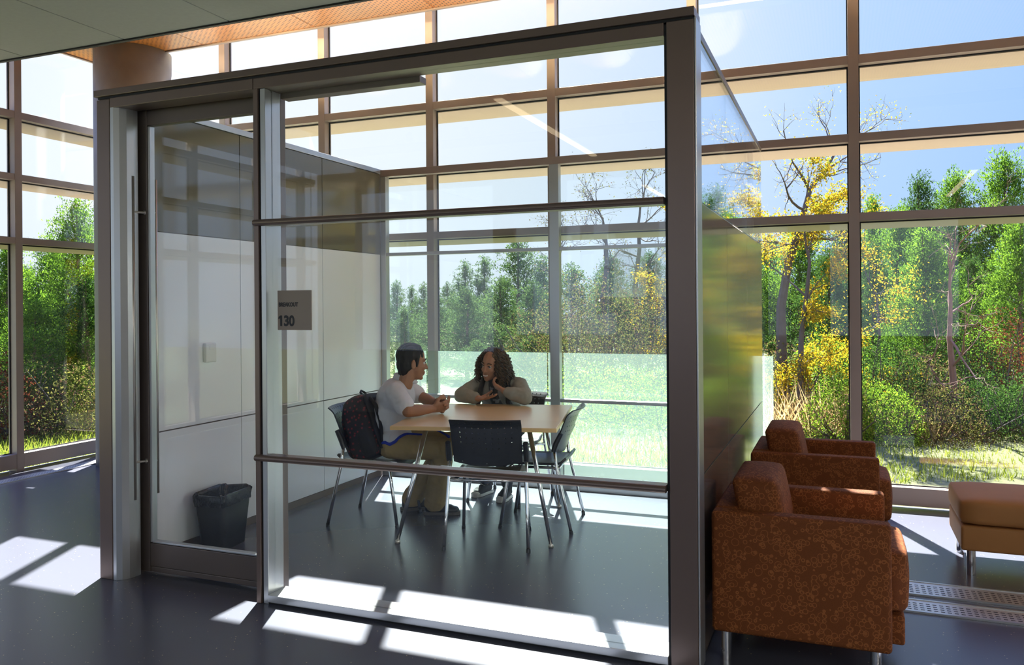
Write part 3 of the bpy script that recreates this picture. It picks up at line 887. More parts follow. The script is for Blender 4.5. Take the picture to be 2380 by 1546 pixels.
# --- seen through the booth
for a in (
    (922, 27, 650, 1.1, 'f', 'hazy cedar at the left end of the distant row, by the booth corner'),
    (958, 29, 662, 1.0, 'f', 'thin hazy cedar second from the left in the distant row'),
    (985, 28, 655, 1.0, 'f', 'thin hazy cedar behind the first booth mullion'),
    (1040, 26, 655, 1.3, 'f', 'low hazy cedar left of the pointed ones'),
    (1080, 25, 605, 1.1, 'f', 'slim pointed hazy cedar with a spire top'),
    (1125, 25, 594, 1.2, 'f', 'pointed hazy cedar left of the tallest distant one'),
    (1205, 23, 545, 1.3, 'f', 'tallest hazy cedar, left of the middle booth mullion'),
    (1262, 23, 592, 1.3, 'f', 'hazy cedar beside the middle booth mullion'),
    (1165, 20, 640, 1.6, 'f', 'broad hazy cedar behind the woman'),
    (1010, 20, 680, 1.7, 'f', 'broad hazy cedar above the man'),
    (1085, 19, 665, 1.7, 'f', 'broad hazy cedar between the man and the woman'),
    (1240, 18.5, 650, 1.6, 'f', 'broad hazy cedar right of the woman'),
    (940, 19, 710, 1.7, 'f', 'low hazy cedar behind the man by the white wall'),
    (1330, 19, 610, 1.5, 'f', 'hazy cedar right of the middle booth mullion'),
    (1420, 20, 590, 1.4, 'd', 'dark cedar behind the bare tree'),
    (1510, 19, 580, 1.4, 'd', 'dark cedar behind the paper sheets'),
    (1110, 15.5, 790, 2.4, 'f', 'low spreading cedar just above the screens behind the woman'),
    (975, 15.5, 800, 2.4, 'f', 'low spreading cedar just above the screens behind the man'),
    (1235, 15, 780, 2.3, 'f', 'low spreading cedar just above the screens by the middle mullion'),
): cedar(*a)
# --- beyond the left glazed wall
for a in (
    (182, 12.5, 455, 1.0, 'c', 'tall cedar against the sky beside the concrete column'),
    (120, 14.0, 548, 1.2, 'c', 'bushy cedar in the middle of the left window'),
    (20, 13.0, 560, 1.2, 'c', 'bushy cedar at the left picture edge'),
    (80, 11.5, 690, 1.5, 'c', 'low spreading bright cedar in the left window'),
    (200, 12.0, 640, 1.4, 'd', 'low dark cedar beside the concrete column'),
    (-90, 13.0, 560, 1.2, 'c', 'cedar outside beyond the left picture edge'),
    (-260, 12.5, 530, 1.2, 'd', 'dark cedar outside farther beyond the left picture edge'),
    (310, 17, 560, 1.2, 'd', 'dark cedar hidden behind the concrete column'),
): cedar(*a)
# filler rows deep in the thicket: nothing tells them apart
rf = random.Random(21)
for i in range(34):
    px = -420 + i * 100 + rf.uniform(-30, 30); D = rf.uniform(26, 34)
    yt = 640 + rf.uniform(-25, 40)
    if 880 < px < 1300: D, yt = rf.uniform(33, 38), 690
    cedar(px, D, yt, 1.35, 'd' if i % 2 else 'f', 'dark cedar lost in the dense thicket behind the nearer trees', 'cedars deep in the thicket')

# --- leafless and yellow-leaved trees
fo, wd = branch_tree(3, [(0, 0, 0), (-.06, 0, .9), (-.05, .05, 1.6), (.06, .05, 2.2), (.22, 0, 2.75), (.36, .05, 3.2)], 'leaf_yellow', 800, .028, 4, .085, .62, low=.75)
place_branch('yellowing_tree', 1826, 11.2, fo, wd, 'leaning tree with sparse yellow leaves and a nearly bare top, past the booth end')
fo, wd = branch_tree(8, [(0, 0, 0), (.05, 0, .6), (.10, .1, 1.2), (.18, .1, 1.8), (.22, .1, 2.2)], 'leaf_yellow', 15000, .036, 3, .05, .8, low=.2)
place_branch('yellowing_tree', 1850, 10.6, fo, wd, 'smaller tree dense with golden leaves at the foot of the leaning one')
fo, wd = branch_tree(14, [(0, 0, 0), (0, 0, .7), (.08, 0, 1.2), (.1, .1, 1.6)], 'leaf_yellow', 1800, .034, 3, .03, .8, low=.3)
place_branch('yellowing_tree', 2030, 11.0, fo, wd, 'slender sapling with golden leaves right of the window mullion')
fo, wd = branch_tree(9, [(0, 0, 0), (.03, 0, .6), (-.02, 0, 1.2), (.0, 0, 1.7)], None, 0, 0, 4, .055, .75, bark='bark_red', low=.0, kids=3)
place_branch('dead_tree', 2210, 10.2, fo, wd, 'dead tree with spreading reddish twigs in the right window')
for seed, px, D, ht, lab in ((21, 1405, 16.5, 3.0, 'bare tree with fanning twigs, right of the middle booth mullion'), (22, 1480, 16, 3.2, 'bare tree with upright twigs behind the paper sheets'), (25, 1290, 18, 2.6, 'bare small tree behind the middle booth mullion')):
    fo, wd = branch_tree(seed, [(0, 0, 0), (.05, 0, ht * .3), (-.04, 0, ht * .6), (.06, 0, ht * .85), (.04, 0, ht)], 'leaf_olive', 500, .04, 4, .07, .6, low=.3)
    place_branch('bare_tree', px, D, fo, wd, lab)
fo, wd = branch_tree(33, [(0, 0, 0), (.03, 0, .9), (.0, 0, 1.8), (.06, 0, 2.5)], 'leaf_yellow', 6500, .045, 3, .05, .7, low=.3)
place_branch('yellowing_tree', 1545, 14.5, fo, wd, 'orange-leaved tree beside the booth corner post')

# --- shrubs and dry stalks
for a in (
    (1930, 11.5, 1.5, 1.25, 'leaf_green', 5200, .05, 'green shrub under the golden tree left of the mullion'),
    (2055, 10.6, 1.4, 1.2, 'leaf_cedar_dark', 6000, .045, 'dark shrub right of the mullion, below the sapling'),
    (2330, 11.5, 1.9, 1.45, 'leaf_red', 6200, .045, 'dark reddish shrub at the right picture edge'),
    (2230, 11.4, 1.8, 1.2, 'leaf_cedar_dark', 6200, .045, 'dark shrub behind the dead tree'),
    (2135, 10.6, 1.3, 1.0, 'leaf_olive', 5200, .045, 'olive shrub left of the dead tree'),
    (2290, 10.0, 1.3, .75, 'leaf_cedar_dark', 5200, .04, 'low dark shrub right of the dead tree'),
    (2180, 9.7, 1.2, .62, 'leaf_olive', 4600, .04, 'low olive shrub in front of the dead tree'),
    (2060, 9.6, .9, .7, 'leaf_green', 4200, .04, 'low green shrub behind the rear armchair'),
    (2390, 9.8, 1.2, .8, 'leaf_cedar_dark', 4200, .04, 'low dark shrub cut off by the right picture edge'),
    (1800, 11.4, 1.3, 1.1, 'leaf_olive', 4200, .05, 'olive shrub at the foot of the leaning tree'),
    (1960, 9.8, 1.0, .9, 'leaf_green', 4200, .04, 'low green shrub just left of the mullion'),
    (1400, 14.0, 2.8, 2.2, 'leaf_olive', 9000, .05, 'large olive-brown shrub under the bare trees'),
    (1520, 13.4, 2.4, 2.0, 'leaf_olive', 8000, .05, 'large olive-brown shrub beside the booth corner post'),
    (1300, 15.0, 2.4, 1.7, 'leaf_olive', 7000, .05, 'olive shrub behind the middle booth mullion'),
    (1400, 11.5, 2.2, .8, 'leaf_green', 5200, .045, 'low green shrub behind the empty side chair'),
    (1530, 11.0, 2.0, .8, 'leaf_green', 4600, .045, 'low green shrub beside the corner post, by the glass'),
    (60, 11.0, 2.2, 1.0, 'leaf_olive', 5200, .05, 'olive undergrowth in the left window'),
    (190, 11.2, 1.6, .9, 'leaf_olive', 4200, .05, 'olive undergrowth beside the column'),
    (10, 10.6, 1.1, 1.0, 'leaf_red', 2600, .05, 'rusty shrub at the left picture edge'),
): shrub(*a)
def stalks(px, D, w, h, n, label):
    r = random.Random(int(px)); lv = []
    for i in range(n):
        q = Vector((r.uniform(-w, w) / 2, r.uniform(-w, w) / 2, 0))
        lv.append((q, (Vector((0, 0, 1)) + rv(r) * .35).normalized(), rv(r), h * r.uniform(.5, 1.1), .016))
    o = bpy.data.objects.new('dry_grass_clump', leaf_mesh('dry_grass_clump', lv, 'dry_grass')); COL.objects.link(o); o.location = pos(px, D, -.15)
    tagp(o, label, 'dry grass')
stalks(1890, 10.4, 1.1, .75, 420, 'clump of pale dry stalks left of the mullion, behind the rear armchair')
stalks(2090, 10.0, .9, .5, 240, 'clump of pale dry stalks right of the mullion')
# ------------------------------------------------------------------ people
noise_var(mat('skin_man', (0.36, 0.175, 0.095), 0.5, 0, 0.35), 14, 0.08)
noise_var(mat('skin_woman', (0.40, 0.20, 0.115), 0.5, 0, 0.35), 14, 0.08)
mat('lip', (0.30, 0.09, 0.07), 0.4); mat('tooth', (0.75, 0.72, 0.66), 0.3); mat('eye_white', (0.6, 0.57, 0.53), 0.25); mat('iris', (0.02, 0.012, 0.008), 0.2)
noise_var(mat('hair_black', (0.009, 0.008, 0.009), 0.5, 0, 0.25), 30, 0.4)
noise_var(mat('hair_dark', (0.022, 0.014, 0.010), 0.55, 0, 0.3), 30, 0.4)
m = mat('hair_curly', (0.05, 0.03, 0.018), 0.45, 0, 0.5)
gi = N(m, 'NewGeometry'); L(m, mixcol(m, gi.outputs['Random Per Island'], (0.018, 0.012, 0.009), (0.13, 0.075, 0.035)), bsdf(m).inputs['Base Color'])
noise_var(mat('shirt_white', (0.66, 0.66, 0.69), 0.8, 0, 0.2), 9, 0.04)
noise_var(mat('khaki', (0.36, 0.26, 0.115), 0.85, 0, 0.2), 14, 0.12)
noise_var(mat('blue_cotton', (0.02, 0.04, 0.38), 0.8, 0, 0.2), 9, 0.1)
noise_var(mat('shoe_black', (0.014, 0.014, 0.016), 0.45), 20, 0.2)
noise_var(mat('shoe_sole', (0.09, 0.08, 0.07), 0.8), 20, 0.2)
noise_var(mat('canvas_black', (0.016, 0.016, 0.02), 0.8), 30, 0.2)
noise_var(mat('rubber_white', (0.62, 0.60, 0.55), 0.6), 20, 0.1)
noise_var(mat('hoodie_grey', (0.30, 0.30, 0.26), 0.9, 0, 0.15), 25, 0.14)
noise_var(mat('denim_dark', (0.022, 0.028, 0.042), 0.85), 25, 0.2)
m = mat('print_top', (0.02, 0.02, 0.024), 0.7)
t = N(m, 'TexCoord'); n1 = N(m, 'TexNoise'); n1.inputs['Scale'].default_value = 28; L(m, t.outputs['Object'], n1.inputs['Vector'])
L(m, mixcol(m, val(m, 'GREATER_THAN', n1.outputs['Fac'], .57), (0.014, 0.014, 0.018), (0.16, 0.16, 0.17)), bsdf(m).inputs['Base Color'])
noise_var(mat('strap_black', (0.010, 0.010, 0.012), 0.7), 30, 0.2)
# black pack fabric printed with small red five-pointed stars
m = mat('star_fabric', (0.012, 0.011, 0.013), 0.6, 0, 0.4)
t = N(m, 'TexCoord'); sx = N(m, 'SeparateXYZ'); L(m, t.outputs['Object'], sx.inputs[0])
g = N(m, 'NewGeometry'); nx_ = N(m, 'SeparateXYZ'); L(m, t.outputs['Normal'], nx_.inputs[0])
side = val(m, 'GREATER_THAN', val(m, 'ABSOLUTE', nx_.outputs['Y']), 0.6)
uu = val(m, 'ADD', val(m, 'MULTIPLY', side, sx.outputs['X']), val(m, 'MULTIPLY', val(m, 'SUBTRACT', 1.0, side), sx.outputs['Y']))
cb = N(m, 'CombineXYZ'); L(m, uu, cb.inputs[0]); L(m, sx.outputs['Z'], cb.inputs[1])
sc_ = N(m, 'VectorMath', op='SCALE'); sc_.inputs['Scale'].default_value = 27.0; L(m, cb.outputs[0], sc_.inputs[0])
v = N(m, 'TexVoronoi', voronoi_dimensions='2D'); v.inputs['Scale'].default_value = 1.0; v.inputs['Randomness'].default_value = .75
L(m, sc_.outputs[0], v.inputs['Vector'])
df = N(m, 'VectorMath', op='SUBTRACT'); L(m, sc_.outputs[0], df.inputs[0]); L(m, v.outputs['Position'], df.inputs[1])
s2 = N(m, 'SeparateXYZ'); L(m, df.outputs[0], s2.inputs[0])
th = val(m, 'ARCTAN2', s2.outputs['Y'], s2.outputs['X'])
rad = val(m, 'MULTIPLY', val(m, 'ADD', val(m, 'MULTIPLY', val(m, 'COSINE', val(m, 'MULTIPLY', val(m, 'ADD', th, 0.31), 5.0)), 0.34), 0.66), 0.25)
star = val(m, 'LESS_THAN', v.outputs['Distance'], rad)
L(m, mixcol(m, star, (0.012, 0.011, 0.013), (0.26, 0.025, 0.035)), bsdf(m).inputs['Base Color'])

def add_hull(bm, pts):
    b2 = bmesh.new()
    vs = [b2.verts.new(p) for p in pts]
    r_ = bmesh.ops.convex_hull(b2, input=vs)
    bad = {e for e in r_['geom_interior'] + r_['geom_unused'] if isinstance(e, bmesh.types.BMVert)}
    b2.verts.ensure_lookup_table()
    bad |= {v for v in b2.verts if not v.link_faces}
    bmesh.ops.delete(b2, geom=list(bad), context='VERTS')
    bmesh.ops.recalc_face_normals(b2, faces=b2.faces[:])
    mp_ = {v: bm.verts.new(v.co) for v in b2.verts}
    for f in b2.faces: bm.faces.new([mp_[v] for v in f.verts])
    b2.free()
SPH = []
for i in range(1, 8):
    for j in range(12):
        a, b = math.pi * i / 8, 2 * math.pi * j / 12
        SPH.append(Vector((math.sin(a) * math.cos(b), math.sin(a) * math.sin(b), math.cos(a))))
SPH += [Vector((0, 0, 1)), Vector((0, 0, -1))]
def blob(name, prims, voxel, m, parent, smooth=4, ofs=Vector((0, 0, 0)), wrinkle=0.0, wscale=.06, zmin=None, cut=None):
    """fuse tapered capsules ('c', p0, r0, p1, r1) and ellipsoids ('e', c, (rx,ry,rz), rot) into one surface"""
    bm = bmesh.new()
    for p in prims:
        if p[0] == 'c':
            a, b = Vector(p[1]), Vector(p[3])
            add_hull(bm, [a + s * p[2] for s in SPH] + [b + s * p[4] for s in SPH])
        else:
            M = p[3] if len(p) > 3 else Matrix.Identity(3)
            add_hull(bm, [Vector(p[1]) + M @ Vector((s.x * p[2][0], s.y * p[2][1], s.z * p[2][2])) for s in SPH])
    me = bpy.data.meshes.new(name); bm.to_mesh(me); bm.free()
    tmp = bpy.data.objects.new('tmp', me); COL.objects.link(tmp)
    md = tmp.modifiers.new('r', 'REMESH'); md.mode = 'VOXEL'; md.voxel_size = voxel
    if smooth:
        sm = tmp.modifiers.new('s', 'SMOOTH'); sm.factor = .5; sm.iterations = smooth
    bpy.context.view_layer.update()
    out = bpy.data.meshes.new_from_object(tmp.evaluated_get(bpy.context.evaluated_depsgraph_get()))
    bpy.data.objects.remove(tmp); bpy.data.meshes.remove(me)
    nrm = [v.normal.copy() for v in out.vertices]
    for v, n_ in zip(out.vertices, nrm):
        if wrinkle:
            q = v.co / wscale
            v.co = v.co + n_ * wrinkle * (noise.noise(Vector((q.x, q.y * 1.0, q.z * .55))) + .5 * noise.noise(q * 2.3))
        if zmin is not None and v.co.z < zmin: v.co.z = zmin
        v.co = v.co - ofs
    out.name = name
    for p in out.polygons: p.use_smooth = True
    out.materials.clear(); out.materials.append(MATS[m])
    o = bpy.data.objects.new(name, out); COL.objects.link(o)
    if parent: o.parent = parent
    return o
def frame(c, heading, pitch=0.0, roll=0.0, s=1.0):
    """head / hand frame: +x forward, +y to its left, +z up"""
    M = Matrix.Translation(c) @ Matrix.Rotation(heading, 4, 'Z') @ Matrix.Rotation(pitch, 4, 'Y') @ Matrix.Rotation(roll, 4, 'X') @ Matrix.Scale(s, 4)
    return M
def xf(M, prims):
    out = []; s = M.to_scale().x; Rm = M.to_3x3().normalized()
    for p in prims:
        if p[0] == 'c': out.append(('c', M @ Vector(p[1]), p[2] * s, M @ Vector(p[3]), p[4] * s))
        else: out.append(('e', M @ Vector(p[1]), tuple(x * s for x in p[2]), Rm))
    return out
HEAD = [('e', (-.012, 0, .035), (.098, .074, .088)), ('e', (.030, 0, -.020), (.058, .058, .088)), ('e', (.034, 0, -.082), (.046, .043, .034)),
        ('e', (.064, 0, -.102), (.017, .020, .014)), ('c', (.086, 0, .006), .0075, (.103, 0, -.033), .0105), ('c', (.090, -.012, -.036), .0075, (.090, .012, -.036), .0075),
        ('c', (.082, .014, .022), .0085, (.068, .046, .020), .0085), ('c', (.082, -.014, .022), .0085, (.068, -.046, .020), .0085),
        ('e', (.058, .034, -.028), (.024, .020, .018)), ('e', (.058, -.034, -.028), (.024, .020, .018)),
        ('c', (.079, -.014, -.060), .0095, (.079, .014, -.060), .0095), ('c', (.077, -.012, -.074), .009, (.077, .012, -.074), .009),
        ('e', (-.012, .076, -.012), (.018, .009, .031)), ('e', (-.012, -.076, -.012), (.018, .009, .031)),
        ('c', (-.025, 0, -.06), .052, (-.045, 0, -.15), .055)]
def face(M, parent, ofs, smile=False):
    def P(x, y, z): return M @ Vector((x, y, z)) - ofs
    s = M.to_scale().x
    for sg in (-1, 1):
        e = obj('eye', ball(P(.0705, sg * .031, .002), .0118 * s), 'eye_white', parent, smooth=True)
        obj('iris', ball(P(.0788, sg * .031, .002), .0052 * s), 'iris', e, smooth=True)
        obj('eyebrow', tube([P(.0895, sg * .014, .0255), P(.085, sg * .030, .031), P(.072, sg * .047, .025)], [.0028 * s, .0042 * s, .002 * s], 6), 'hair_black', parent, smooth=True)
        obj('eyelid', tube([P(.0815, sg * .018, .005), P(.0845, sg * .031, .0105), P(.077, sg * .045, .004)], [.002 * s, .003 * s, .0018 * s], 6), 'iris', parent, smooth=True)
    if smile:
        obj('teeth', tube([P(.081, -.022, -.064), P(.0895, -.009, -.067), P(.0895, .009, -.067), P(.081, .022, -.064)], [.003 * s, .0055 * s, .0055 * s, .003 * s], 8), 'tooth', parent, smooth=True)
    k = .008 if smile else 0
    obj('lips', tube([P(.078, -.026, -.064 + k), P(.0895, -.010, -.0615), P(.0905, 0, -.0625), P(.0895, .010, -.0615), P(.078, .026, -.064 + k),
                      P(.086, .010, -.0725 - k * .5), P(.0875, 0, -.074 - k * .5), P(.086, -.010, -.0725 - k * .5), P(.078, -.026, -.064 + k)], .0032 * s, 6, cap=True), 'lip', parent, smooth=True)
def ball(c, r_):
    bm = bmesh.new(); bmesh.ops.create_icosphere(bm, subdivisions=2, radius=r_, matrix=Matrix.Translation(c)); return bm
def hand(w, fdir, palm_n, s=1.0, curl=(.5, .5, .55, .6), thumb_side=1, spread=.10):
    """hand prims from wrist w: fdir = finger direction, palm_n = direction the palm faces; thumb on side fdir x palm_n * thumb_side"""
    f = Vector(fdir).normalized(); n_ = Vector(palm_n); n_ = (n_ - f * n_.dot(f)).normalized(); sd = f.cross(n_) * thumb_side
    w = Vector(w); out = []
    k0 = w + f * .085 * s
    for j in (-1, -.33, .33, 1):
        out.append(('c', w + sd * j * .016 * s, .0155 * s, k0 + sd * j * .030 * s, .0125 * s))
    lens = (.068, .077, .072, .056)
    for i, j in enumerate((1.0, .34, -.33, -1.0)):
        base = k0 + sd * j * .030 * s; a = 0.0
        d = (f + sd * j * spread).normalized(); p = base
        for k, fr in enumerate((.45, .32, .23)):
            a += curl[i] * (1.0 if k else .7)
            dd = (d * math.cos(a) + n_ * math.sin(a)).normalized(); q = p + dd * lens[i] * fr * s * 1.25
            r0 = (.0098, .0090, .0082)[k] * s
            out.append(('c', p, r0, q, r0 * .92)); p = q
    tb = w + f * .022 * s + sd * .022 * s + n_ * .006 * s
    t1 = tb + (f * .55 + sd * .75 + n_ * .35).normalized() * .040 * s
    t2 = t1 + (f * .85 + sd * .25 + n_ * .45).normalized() * .034 * s
    t3 = t2 + (f * .9 - sd * .05 + n_ * .5).normalized() * .026 * s
    out += [('c', tb, .016 * s, t1, .0125 * s), ('c', t1, .0118 * s, t2, .0105 * s), ('c', t2, .0102 * s, t3, .0088 * s)]
    return out
def shoe(heel, toe, h=.085, parent=None, ofs=None, upper='shoe_black', sole='shoe_sole', cap=None, wd=1.0):
    a, b = Vector((*heel[:2], 0)), Vector((*toe[:2], 0)); d = (b - a).normalized(); ln = (b - a).length
    l = Vector((-d.y, d.x, 0)); z0 = heel[2] if len(heel) > 2 else 0.0
    Zv = Vector((0, 0, 1))
    P = lambda t, y, z: a + d * ln * t + l * y + Zv * (z + z0)
    pr = [('c', P(.16, 0, .045), .036, P(.42, 0, .052), .040), ('c', P(.16, 0, .08), .036, P(.22, 0, h + .01), .040), ('c', P(.40, 0, .050), .042 * wd, P(.70, 0, .036), .040 * wd),
          ('c', P(.70, .010, .034), .034, P(.86, .006, .030), .030), ('c', P(.68, -.012, .034), .034, P(.84, -.008, .030), .029)]
    s_ = blob('shoe', pr, .006, upper, parent, 4, ofs, zmin=.012 + z0)
    out = []
    for t, w in ((0, .022), (.05, .034), (.2, .040), (.45, .040), (.65, .047), (.82, .045), (.94, .032), (1.0, .014)): out.append((t, w))
    lp = [P(t, w, 0) for t, w in out] + [P(t, -w, 0) for t, w in out[::-1]]
    bm = bmesh.new(); A = [bm.verts.new(p + Zv * .001 - ofs) for p in lp]; B = [bm.verts.new(p + Zv * .024 - ofs) for p in lp]
    n_ = len(lp)
    for i in range(n_): bm.faces.new((A[i], A[(i + 1) % n_], B[(i + 1) % n_], B[i]))
    bm.faces.new(A[::-1]); bm.faces.new(B)
    obj('sole', bm, sole, s_, .003)
    if cap:
        blob('toe_cap', [('e', P(.86, 0, .030), (.040, .040, .024))], .006, cap, s_, 2, ofs, zmin=.004 + z0)
        for k in range(4):
            t = .42 + .09 * k
            obj('lace', tube([P(t, -.022, .085 - .008 * k) - ofs, P(t + .02, 0, .095 - .009 * k) - ofs, P(t, .022, .085 - .008 * k) - ofs], .0035, 6), cap, s_, smooth=True)
    return s_

def build_man():
    O = Vector((-3.16, 5.15, 0)); root = empty('person', O)
    tagp(root, 'man in a white polo shirt and khaki trousers leaning on the table, hands clasped', 'person')
    hd = R(20); h = Vector((math.cos(hd), math.sin(hd), 0)); l = Vector((-math.sin(hd), math.cos(hd), 0)); Z = Vector((0, 0, 1))
    RB = Matrix.Rotation(hd, 3, 'Z')
    pel, mid, che, nb = Vector((-3.00, 5.17, .565)), Vector((-3.045, 5.18, .74)), Vector((-2.995, 5.19, .885)), Vector((-2.945, 5.20, .995))
    HM = frame(Vector((-2.872, 5.20, 1.135)), R(44), R(4), 0, 1.06)
    rs, ls = Vector((-2.905, 5.02, .935)), Vector((-3.025, 5.365, .93))
    re_, le = Vector((-2.765, 4.935, .822)), Vector((-2.935, 5.43, .862))
    rw, lw = Vector((-2.690, 5.160, .815)), Vector((-2.735, 5.295, .838))
    rh, lh = Vector((-2.985, 5.08, .548)), Vector((-3.045, 5.26, .548))
    rk, lk = Vector((-2.625, 5.20, .530)), Vector((-2.700, 5.455, .530))
    ra, la = Vector((-2.795, 5.385, .10)), Vector((-3.015, 5.445, .10))
    skin = xf(HM, HEAD) + [('c', HM @ Vector((-.03, 0, -.10)), .056, nb + h * .01, .062)]
    for s_, e_, w_ in ((rs, re_, rw), (ls, le, lw)):
        skin += [('c', s_, .052, e_, .041), ('c', e_, .042, e_.lerp(w_, .35), .044), ('c', e_.lerp(w_, .35), .044, w_, .028)]
    skin += [('e', che, (.10, .17, .13), RB), ('e', mid, (.095, .14, .14), RB), ('e', pel, (.10, .14, .08), RB), ('c', rs, .055, ls, .055)]
    for a_, k_, n_ in ((rh, rk, ra), (lh, lk, la)): skin += [('c', a_, .065, k_, .05), ('c', k_, .05, n_, .035)]
    skin += hand(rw, (.55, .62, .10), (-.6, .35, .35), 1.04, (.55, .62, .66, .7), 1)
    skin += hand(lw, (.78, -.22, .12), (-.1, -.75, -.1), 1.04, (.55, .62, .66, .7), 1)
    b = blob('body', skin, .0046, 'skin_man', root, 3, O)
    face(HM, root, O)
    hp = [('e', (-.020, 0, .046), (.100, .080, .090)), ('e', (-.050, 0, -.010), (.060, .073, .075)), ('e', (-.052, 0, -.062), (.045, .055, .04)),
          ('c', (.014, .066, .03), .014, (.014, .0675, -.02), .006), ('c', (.014, -.066, .03), .014, (.014, -.0675, -.02), .006), ('c', (.02, -.04, .10), .026, (.02, .04, .10), .026)]
    hr = blob('hair', xf(HM, hp), .005, 'hair_black', root, 3, O)
    for v_ in hr.data.vertices:  # combed-back ridges
        q = HM.inverted() @ (v_.co + O)
        v_.co += v_.normal * .0022 * math.sin(q.y * 260 + 2 * math.sin(q.x * 30))
    # shirt
    sp = [('e', che, (.135, .195, .145), RB), ('e', che + Z * .055 + h * .01, (.105, .175, .085), RB), ('e', mid, (.135, .175, .17), RB), ('e', pel + Z * .03 - h * .012, (.140, .178, .105), RB), ('c', che - h * .05, .10, mid - h * .035, .11)]
    for s_, e_ in ((rs, re_), (ls, le)):
        en = s_.lerp(e_, .74)
        sp += [('c', s_ - (e_ - s_) * .05, .074, en, .070), ('c', che + Z * .04, .10, s_, .070)]
    sp += [('c', nb - Z * .03, .072, nb + Z * .012, .062)]
    sh_ = blob('shirt', sp, .0075, 'shirt_white', root, 4, O, wrinkle=.0045, wscale=.055)
    cp = []
    for k in range(14):
        a = R(-160 + 320 * k / 13); p = nb + Z * (.034 + .022 * -math.cos(a)) + (h * math.cos(a) * .072 + l * math.sin(a) * .068) + h * .012
        cp.append((p, a))
    pr = [('c', cp[k][0], .013, cp[k + 1][0] , .013) for k in range(13)] + [('c', cp[k][0] - Z * .018 + (h * math.cos(cp[k][1]) + l * math.sin(cp[k][1])) * .012, .009, cp[k + 1][0] - Z * .018 + (h * math.cos(cp[k + 1][1]) + l * math.sin(cp[k + 1][1])) * .012, .009) for k in range(13)]
    blob('collar', pr, .005, 'shirt_white', root, 3, O)
    tp = [('e', pel - Z * .03, (.122, .158, .078), RB)]
    for a_, k_, n_ in ((rh, rk, ra), (lh, lk, la)):
        hem = n_.lerp(k_, -.03)
        tp += [('c', a_, .092, a_.lerp(k_, .55), .088), ('c', a_.lerp(k_, .55), .088, k_, .078), ('c', k_, .078, k_.lerp(n_, .55), .076), ('c', k_.lerp(n_, .55), .076, n_ - Z * .005, .080)]
    tr_ = blob('trousers', tp, .0075, 'khaki', root, 4, O, wrinkle=.0065, wscale=.06, zmin=.035)
    # blue undershirt showing as a band where the shirt ends over the trousers
    from mathutils.bvhtree import BVHTree
    def bvh(o_): return BVHTree.FromPolygons([v_.co for v_ in o_.data.vertices], [p_.vertices for p_ in o_.data.polygons])
    b1, b2 = bvh(sh_), bvh(tr_)
    hem = []
    for k in range(26):
        a = R(-165 + 12 * k); d = h * math.cos(a) + l * math.sin(a); best = None
        for q in range(60):
            c_ = pel - O + Z * (.14 - .004 * q)
            h1 = b1.ray_cast(c_ + d * .6, -d); h2 = b2.ray_cast(c_ + d * .6, -d)
            r1 = .6 - h1[3] if h1[3] is not None else -1; r2 = .6 - h2[3] if h2[3] is not None else -1
            if r2 > r1 and best is None and q: best = c_ + d * (max(r1, r2) + .001); break
        if best is not None: hem.append(best)
    pr = [('c', hem[k] + O, .012, hem[k + 1] + O, .012) for k in range(len(hem) - 1) if (hem[k + 1] - hem[k]).length < .12]
    blob('undershirt_hem', pr, .005, 'blue_cotton', root, 3, O)
    shoe((-2.88, 5.365), (-2.625, 5.465), .09, root, O)
    shoe((-3.09, 5.395), (-2.885, 5.575), .09, root, O)
    return root
build_man()

